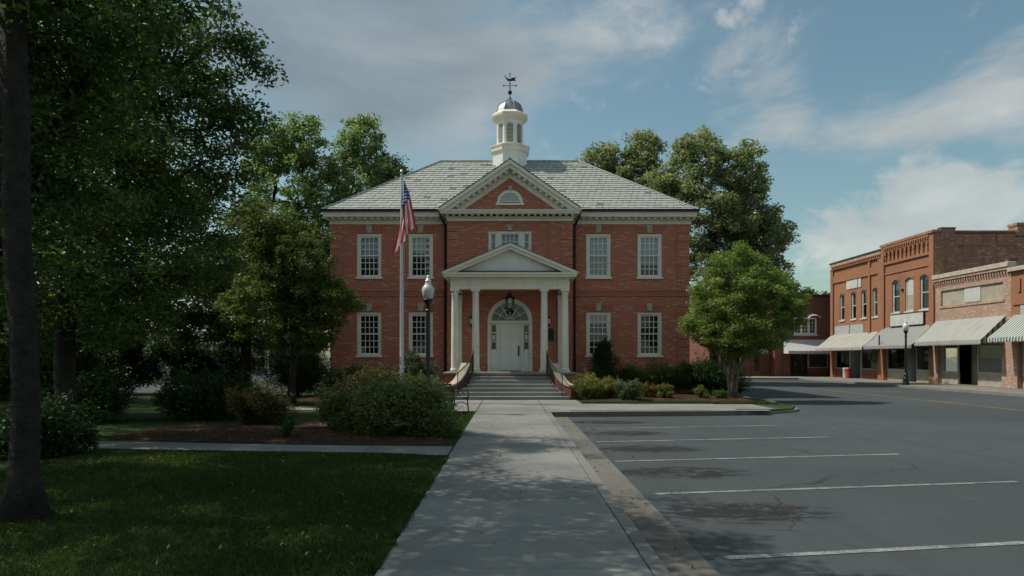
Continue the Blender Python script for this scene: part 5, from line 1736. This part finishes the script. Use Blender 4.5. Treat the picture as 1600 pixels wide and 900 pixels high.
tree('oak_tree', 'spreading dark tree whose long twigs reach furthest towards the cupola', (-9.6, 15.2, 0),
     [(-9.6, 15.2, -.05), (-9.6, 15.2, 2.5), (-9.45, 15.1, 5), (-9.2, 15.0, 8)],
     [(-9.3, 15.0, 7.6, 3.4, 3.0, 3.4, 260), (-6.9, 14.6, 6.3, 1.7, 2.0, 1.6, 110), (-6.6, 14.4, 8.0, 1.1, 1.4, 1.0, 44), (-7.5, 14.8, 4.2, 1.9, 1.8, 1.3, 100), (-11.5, 15.5, 5.2, 2.6, 2.6, 2.4, 130), (-9.0, 14.8, 10.6, 2.6, 2.4, 1.8, 90), (-5.45, 14.3, 6.55, .5, .5, .32, 8), (-5.0, 14.2, 7.55, .25, .3, .22, 5), (-5.55, 14.3, 8.05, .25, .3, .45, 7), (-8.8, 14.6, 2.9, 2.2, 1.6, 1.0, 90)],
     MT['leaf_oak'], leaf=.11, per=88, cr=.48, r0=.21, lw=.48, group='dark trees on the left lawn', tone_bias=.05)
tree('oak_tree', 'dark shade tree in the middle of the left-hand group', (-14.0, 20.5, 0),
     [(-14.0, 20.5, -.05), (-13.9, 20.5, 3), (-13.8, 20.4, 7)],
     [(-13.8, 20.5, 7.2, 3.8, 3.2, 3.6, 210), (-11.4, 20.3, 4.6, 2.4, 2.0, 1.7, 100), (-16.5, 20.8, 4.4, 2.4, 2.2, 1.8, 80), (-12.6, 20.0, 2.9, 2.6, 1.6, 1.0, 80), (-10.2, 20.2, 6.6, 1.8, 1.8, 1.6, 70)],
     MT['leaf_oak'], leaf=.14, per=95, cr=.62, r0=.22, group='dark trees on the left lawn')
tree('shade_tree', 'tall dark tree crowded behind the left-hand trees', (-20.0, 27.5, 0),
     [(-20.0, 27.5, -.05), (-20, 27.5, 4), (-19.8, 27.4, 9)],
     [(-19.8, 27.5, 9, 4.6, 4, 4.4, 170), (-17.5, 27.2, 5.0, 2.6, 2.2, 1.8, 60), (-22.5, 27.5, 4.6, 3, 2.6, 2.2, 70), (-20.5, 27, 2.9, 4.5, 2, 1.2, 80)],
     MT['leaf_oak'], leaf=.17, per=85, cr=.8, r0=.3, group='dark trees on the left lawn')
tree('shade_tree', 'straight-trunked tree by the side street, left of the dogwood', (-11.4, 30.4, 0),
     [(-11.4, 30.4, -.05), (-11.4, 30.4, 2.2), (-11.2, 30.3, 5.5), (-11.0, 30.3, 8)],
     [(-11.6, 30.4, 6.2, 2.5, 2.5, 2.4, 130), (-13.2, 30.2, 4.4, 2.0, 1.8, 1.6, 70), (-10.1, 30.0, 4.6, 1.5, 1.5, 1.5, 60), (-13.6, 30, 2.9, 1.8, 1.4, .9, 50), (-11, 29.8, 2.7, 1.4, 1.2, .7, 40)],
     MT['leaf_oak'], leaf=.16, per=90, cr=.65, r0=.22)
tree('dogwood', 'small olive tree with rusty leaf clusters beside the town hall corner', (-7.9, 25.3, 0),
     [(-7.9, 25.3, -.05), (-7.8, 25.3, 1.2), (-7.6, 25.2, 2.6), (-7.6, 25.2, 4.4)],
     [(-7.7, 25.2, 5.0, 1.4, 1.4, 1.7, 120), (-6.6, 25.0, 3.7, 1.35, 1.2, 1.0, 90), (-8.9, 25.2, 3.6, 1.6, 1.3, 1.3, 100), (-7.3, 24.8, 2.5, 1.5, 1.0, .7, 70), (-8.8, 25.2, 6.2, 1.2, 1.0, 1.1, 60)],
     MT['leaf_dogwood'], leaf=.11, per=110, cr=.36, r0=.12, tip=.008)
for (lab, x, y, z, lobes_) in (
    ('tall green tree behind the roof, nearer the dark trees', -14.6, 47.5, 9,
     [(-14.9, 47.5, 12.4, 3.3, 3.0, 3.8, 190), (-13.9, 47.2, 16.0, 1.7, 1.7, 2.0, 60), (-16.3, 47.3, 15.4, 1.8, 1.8, 2.0, 60), (-14.3, 47.3, 7.4, 4.6, 3.4, 3.8, 160)]),
    ('tall green tree rising behind the flag end of the roof', -9.9, 48.5, 9,
     [(-9.9, 48.5, 12.4, 2.8, 2.6, 3.4, 170), (-10.2, 48.4, 16.5, 1.7, 1.6, 2.0, 60), (-7.9, 48.4, 13.4, 1.3, 1.5, 2.0, 50), (-10.2, 48.2, 7.4, 3.6, 3.0, 3.4, 110), (-11.7, 48.3, 14.9, .9, .9, 1.2, 16)])):
    tree('shade_tree', lab, (x, y, 0), [(x, y, -.05), (x, y, 5), (x + .2, y, z + 3)], lobes_, MT['leaf_far'], leaf=.24, per=72, cr=.60, r0=.26, group='trees behind the town hall', tip=.02, sides=5, flat=.75)
for (lab, x, y, z, lobes_) in (
    ('olive-green tree behind the right slope of the roof', 8.6, 51, 10,
     [(8.2, 51, 12.8, 3.0, 2.5, 3.0, 180), (9.6, 50.8, 16.2, 1.5, 1.3, 2.0, 60), (6.7, 50.8, 15.6, 1.5, 1.2, 1.5, 50), (10.6, 50.8, 12.5, 1.6, 1.5, 2.4, 60), (8, 51, 8, 3, 3, 3, 40)]),
    ('broad olive-green tree towering right of the town hall', 13.6, 47, 9,
     [(13.2, 47, 11.4, 3.4, 3.1, 3.5, 210), (12.6, 46.7, 14.9, 2.0, 1.9, 1.9, 70), (15.5, 46.8, 14.0, 1.5, 1.7, 2.0, 54), (16.6, 46.6, 9.4, 2.0, 2.1, 2.2, 90), (13.6, 46.7, 6.0, 3.4, 2.8, 3.6, 170), (17.4, 46.6, 7.4, 1.3, 1.3, 1.2, 40), (10.6, 46.8, 12.4, 1.6, 1.4, 2.2, 70), (15.4, 46.6, 11.4, 2.0, 2.0, 2.2, 80), (16.2, 46.5, 6.2, 1.6, 1.5, 1.6, 50)])):
    tree('shade_tree', lab, (x, y, 0), [(x, y, -.05), (x, y, 4.5), (x - .1, y, z + 2.5)], lobes_, MT['leaf_right'], leaf=.24, per=78, cr=.58, r0=.28, group='trees behind the town hall', tip=.022, sides=5, flat=.75)
mx, my = 9.15, 29.0
tree('crape_myrtle', 'bright green many-stemmed small tree at the lawn corner', (mx, my, 0),
     [(mx, my, -.03), (mx + .02, my, .9), (mx + .15, my + .1, 2.0), (mx + .2, my, 3.4)],
     [(9.45, 29, 4.5, 1.55, 1.5, 1.25, 140), (8.35, 28.9, 3.5, 1.05, 1.2, 1.0, 84), (10.7, 28.9, 3.85, 1.15, 1.2, 1.05, 90), (9.4, 28.5, 2.9, 1.6, 1.2, .8, 100), (8.9, 29, 5.45, .7, .8, .7, 36), (10.1, 29, 5.3, .65, .8, .75, 32),
      (11.5, 28.9, 3.4, .65, .7, .55, 28), (7.35, 28.8, 3.0, .5, .5, .38, 16), (7.9, 28.8, 4.5, .5, .6, .45, 16), (11.2, 28.9, 4.7, .45, .5, .45, 14), (8.5, 28.5, 2.3, .6, .6, .35, 18), (10.5, 28.4, 2.5, .8, .7, .4, 26), (11.95, 28.8, 4.0, .3, .4, .3, 7), (9.5, 29, 6.1, .35, .5, .3, 8), (9.4, 28.4, 2.25, 1.5, 1.0, .5, 70), (8.2, 28.4, 2.6, .9, .8, .5, 40)],
     MT['leaf_myrtle'], leaf=.10, per=95, cr=.36, bark='bark_pale', r0=.085, tip=.006,
     extra_trunks=[[(mx - .08, my, -.03), (mx - .18, my + .1, 1.0), (mx - .55, my, 2.2), (mx - .9, my, 3.2)], [(mx + .09, my - .03, -.03), (mx + .22, my - .1, 1.1), (mx + .75, my - .1, 2.2), (mx + 1.2, my, 3.3)],
                   [(mx, my + .09, -.03), (mx - .05, my + .35, 1.1), (mx - .1, my + .7, 2.4)], [(mx + .02, my - .08, -.03), (mx - .02, my - .3, 1.2), (mx - .25, my - .55, 2.3)]], tone_bias=.06)
tree('far_tree', 'distant green trees over the low brick shop beyond the myrtle', (20, 96, 0), [(20, 96, 0), (20, 96, 4), (20, 96, 6)], [(20, 96, 6.5, 4, 3, 3, 90), (27, 96, 6, 4, 3, 3, 80), (14, 96, 6, 4, 3, 3, 60)], MT['leaf_hedge'], leaf=.38, per=70, cr=1.0, r0=.3, sides=5)
tree('far_tree', 'distant green tree top above the dark brick corner building', (33, 84, 0), [(33, 84, 0), (33, 84, 5), (33, 84, 7)], [(33, 84, 8.3, 3.2, 3, 1.8, 70), (37, 84, 7.8, 3, 3, 1.7, 50), (33, 84, 5.5, 4, 3, 2, 30)], MT['leaf_hedge'], leaf=.35, per=70, cr=.9, r0=.3, sides=5)
tree('shade_tree', 'dark tree mass standing over the side street at the far left', (-29, 34, 0), [(-29, 34, 0), (-29, 34, 4), (-29, 34, 9)], [(-29, 34, 9, 5, 4, 4.6, 120), (-26, 33.5, 5.2, 3, 2.6, 2, 50), (-32, 33.5, 5, 3, 3, 2.2, 50)], MT['leaf_oak'], leaf=.22, per=75, cr=.95, r0=.32, sides=5)
tree('shade_tree', 'low broad dark tree crowding the lawn beyond the leftmost trunk', (-17.5, 21.5, 0), [(-17.5, 21.5, 0), (-17.5, 21.5, 1.6), (-17.4, 21.5, 4)], [(-17.5, 21.5, 3.4, 3.2, 2.4, 2.2, 130), (-15.0, 21.2, 2.4, 1.8, 1.4, 1.3, 50)], MT['leaf_oak'], leaf=.15, per=85, cr=.6, r0=.16, sides=5, group='dark trees on the left lawn')
tree('shade_tree', 'broad tree closing the far end of the side street', (-43, 62, 0), [(-43, 62, 0), (-43, 62, 4), (-43, 62, 8)], [(-43, 62, 8, 9, 4, 5, 120), (-55, 61, 7, 7, 4, 5, 90), (-34, 62, 6, 5, 4, 4, 70), (-43, 61, 3, 14, 3, 2, 90)], MT['leaf_far'], leaf=.4, per=70, cr=1.3, r0=.35, sides=5)
tree('shade_tree', 'pale-gapped tree behind the white house', (-24, 66, 0), [(-24, 66, 0), (-24, 66, 5), (-24, 66, 9)], [(-24, 66, 10, 6, 4, 4.5, 90), (-31, 66, 8, 5, 4, 4, 70), (-18.5, 66, 9, 4, 3, 4, 60), (-24, 66, 5, 8, 3, 2.5, 60)], MT['leaf_far'], leaf=.36, per=75, cr=1.1, r0=.35, sides=5)

# ------------------------------------------------------------------ shrubs
G1 = 'shrubs along the town hall front'
shrub('conical_shrub', 'dark green cone-shaped evergreen under the ground-floor window right of the porch', (4.15, 31.0), (.92, .9, 2.55), MT['leaf_dark'], 15300, 0.063, 30, G1, shape='cone')
shrub('azalea', 'yellow-green azalea beside the steps, next to the brick cheek wall', (3.15, 27.9), (.62, .6, 1.12), MT['leaf_yellow'], 8840, 0.057, 16, G1)
shrub('azalea', 'golden-tipped azalea, second from the steps on the right', (4.0, 28.3), (.6, .55, .95), MT['leaf_yellow'], 7820, 0.057, 14, G1, tone_bias=.12)
shrub('boxwood', 'grey-green rounded boxwood in front of the conical evergreen', (4.6, 27.2), (.58, .55, .82), MT['leaf_grey'], 8840, 0.052, 16, G1)
shrub('barberry', 'small rust-orange shrub beside the grey-green boxwood', (5.55, 28.4), (.36, .36, .8), MT['leaf_rust'], 4420, 0.052, 10, G1)
shrub('golden_shrub', 'small round yellow-green shrub on mulch, alone before the hedge', (6.25, 28.0), (.36, .36, .72), MT['leaf_yellow'], 4420, 0.052, 10, G1, tone_bias=-.1)
shrub('golden_shrub', 'low yellow-green shrub left of the myrtle trunk', (7.65, 28.0), (.36, .34, .55), MT['leaf_yellow'], 3740, 0.052, 9, G1, tone_bias=-.15)
shrub('small_shrub', 'tiny dark shrub at the foot of the myrtle', (8.35, 28.1), (.3, .3, .4), MT['leaf_hedge'], 2550, 0.052, 7, G1)
shrub('hedge', 'clipped green hedge under the last window on the right', (6.9, 31.4), (1.5, .6, 1.55), MT['leaf_hedge'], 20400, 0.057, 34, G1, shape='hedge')
shrub('hedge', 'mid-green hedge between conical evergreen and clipped hedge', (5.3, 31.6), (.75, .5, 1.4), MT['leaf_hedge'], 8500, 0.057, 16, G1, shape='hedge', tone_bias=-.1)
shrub('dark_shrub', 'large dark shrub behind the myrtle trunks at the building corner', (9.35, 31.2), (1.35, 1.1, 1.9), MT['leaf_dark'], 18700, 0.075, 26, G1)
shrub('dark_shrub', 'dark shrub filling the corner left of the myrtle trunks', (8.3, 31.6), (.8, .7, 1.7), MT['leaf_dark'], 10200, 0.069, 16, G1)
G2 = 'shrubs left of the porch'
shrub('viburnum', 'tall blue-green rounded shrub behind the lamp post', (-4.05, 30.6), (.95, .8, 2.2), MT['leaf_grey'], 15300, 0.069, 26, G2, tone_bias=-.25)
shrub('hedge', 'clipped hedge under the left-hand ground-floor windows', (-6.6, 31.3), (1.9, .6, 1.3), MT['leaf_hedge'], 20400, 0.063, 34, G2, shape='hedge')
shrub('hedge', 'yellow-green low hedge against the porch cheek wall', (-3.6, 28.3), (1.0, .5, .95), MT['leaf_yellow'], 13600, 0.057, 26, G2, shape='hedge', tone_bias=-.22)
shrub('dark_shrub', 'dark evergreen mass at the left corner of the town hall', (-9.1, 30.2), (1.5, 1.3, 2.3), MT['leaf_dark'], 20400, 0.086, 28, G2)
shrub('dark_shrub', 'low dark shrub before the left windows, beside the dogwood', (-6.9, 28.3), (1.2, .9, 1.2), MT['leaf_dark'], 12750, 0.069, 20, G2)
shrub('boxwood', 'grey-green shrub just behind the bench', (-2.75, 24.9), (.55, .5, .9), MT['leaf_grey'], 7140, 0.052, 14, G2, tone_bias=-.1)
G3 = 'shrubs of the island bed by the path'
shrub('rhododendron', 'big broad rhododendron spilling over the bed edge by the path', (-2.32, 15.4), (1.05, 1.05, 1.12), MT['leaf_rhodo'], 28900, 0.098, 34, G3, lw=.38)
shrub('rhododendron', 'lower rhododendron, left half of the island thicket', (-3.55, 16.2), (.85, .8, .95), MT['leaf_rhodo'], 18700, 0.092, 24, G3, lw=.38, tone_bias=-.12)
shrub('brown_shrub', 'taller brownish twiggy shrub behind the rhododendron', (-3.6, 18.6), (1.15, .9, 1.35), MT['leaf_brown'], 15300, 0.069, 24, G3)
shrub('barberry', 'brownish shrub at the far end of the island bed', (-6.2, 17.2), (.95, .8, 1.05), MT['leaf_brown'], 11900, 0.063, 20, G3, tone_bias=-.3)
shrub('small_shrub', 'tiny low shrub at the bed tip beside the path', (-1.55, 14.95), (.3, .3, .3), MT['leaf_rhodo'], 2380, 0.069, 7, G3, lw=.4)
shrub('dark_shrub', 'rounded dark shrub in the shade at the left end of the bed', (-8.3, 19.3), (1.4, 1.1, 1.15), MT['leaf_dark'], 15300, 0.081, 22, G3)
shrub('dark_shrub', 'wide dark shrub under the spreading tree', (-11.2, 18.6), (1.6, 1.2, 1.3), MT['leaf_dark'], 15300, 0.086, 22, G3)
shrub('dark_shrub', 'low dark shrub near the leftmost trunk', (-8.2, 12.0), (1.1, .9, .8), MT['leaf_dark'], 11900, 0.069, 18, G3)
shrub('hedge', 'long dark hedge along the side street behind the left trees', (-19.5, 32.0), (7.0, .9, 2.7), MT['leaf_dark'], 42000, 0.15, 90, None, shape='hedge')
shrub('dark_shrub', 'dark evergreen screen at the kerb before the white house', (-13.3, 31.6), (2.3, 1.0, 2.5), MT['leaf_dark'], 20000, .12, 30, None)
shrub('dark_shrub', 'dark thicket between the shade tree trunks far left', (-16.5, 24.5), (2.8, 1.6, 2.6), MT['leaf_dark'], 22000, 0.103, 24, None)
shrub('dark_shrub', 'tall dark thicket beyond the leftmost trunk', (-14.5, 15.8), (1.9, 1.4, 1.8), MT['leaf_dark'], 17000, 0.092, 24, None)
# yucca
yu = thing('yucca', 'spiky green yucca at the front of the island bed', 'plant', (-4.6, 14.6, .03))
for k in range(46):
    a = random.uniform(0, 2 * math.pi); el = random.uniform(.35, 1.45); Lf = random.uniform(.42, .7)
    d = Vector((math.cos(a) * math.cos(el), math.sin(a) * math.cos(el), math.sin(el))); s_ = Vector((-math.sin(a), math.cos(a), 0)) * .018
    o_ = Vector((-4.6, 14.6, .03)); m_ = o_ + d * Lf * .5; e_ = o_ + d * Lf - Vector((0, 0, .04))
    MB().add([o_ - s_, o_ + s_, m_ + s_, m_ - s_, e_], [(0, 1, 2, 3), (3, 2, 4)]).build('leaf', MT['leaf_hedge'], yu)

# ------------------------------------------------------------------ grass and litter


def in_left(x, y):
    pathy = np.interp(-x, [1.06, 1.35, 1.9, 4, 9, 16], [12.05, 12.05, 12.3, 12.5, 13.05, 15.0])
    return (x < -1.09) & (y < pathy)


grass_patch('grass', in_left, -7.5, -1.07, 3.6, 13.2, 2600, .035, 'short mown grass of the dark foreground lawn')
grass_patch('grass', lambda x, y: (x < -1.1) & (y > 14.6) & (y < 21.7) & (x > -1.1 - (y - 13.5) * .35 - .2), -4.2, -1.08, 14.6, 21.8, 1500, .04, 'mown grass between island bed, bench and path')
grass_patch('grass', lambda x, y: (y > 25.35) & (y < 26.45 + .1 * np.sin(x * 2)), 2.7, 9.7, 25.3, 26.9, 1300, .04, 'narrow strip of mown grass before the mulch bed')
grass_patch('grass', lambda x, y: (y > 24.2), -10, -3.0, 24.2, 26.6, 900, .045, 'mown grass strip before the left wing')


grass_patch('grass', lambda x, y: (y < 12.0) & (np.abs(np.sin(x * 31 + np.sin(y * 5.3) * 3) * np.sin(y * 2.9)) > .25), -1.13, -1.035, 4.2, 12.0, 9000, .05, 'tufts of grass growing over the path edge')


def litter(name, n, x0, x1, y0, y1, z, cols_mat, size, label):
    xy = np.column_stack([RNG.uniform(x0, x1, n), RNG.uniform(y0, y1, n), np.full(n, z) + RNG.uniform(0, .006, n)])
    o = leaf_object(name, xy, size, size * .5, RNG.random(n), MT[cols_mat], None, up=3.0, kind='stuff')
    return tag(o, label, 'leaf litter')


litter('leaf_litter', 140, 1.28, 2.3, 4.5, 21, ZA + .02, 'leaf_brown', .05, 'scattered dead leaves in the gutter')
litter('leaf_litter', 800, -8.0, -1.2, 13.7, 18.0, .075, 'leaf_rust', .05, 'fallen leaves on the island mulch bed')
litter('leaf_litter', 500, 3.0, 9.6, 26.6, 29.5, .08, 'leaf_rust', .05, 'fallen leaves on the mulch before the right wing')
litter('leaf_litter', 260, -6.5, -1.15, 5.2, 12.0, .03, 'leaf_rust', .06, 'dead leaves scattered on the foreground lawn')
litter('leaf_litter', 60, -1.0, 1.05, 5.0, 20.0, .026, 'leaf_brown', .05, 'few dead leaves blown onto the front path')
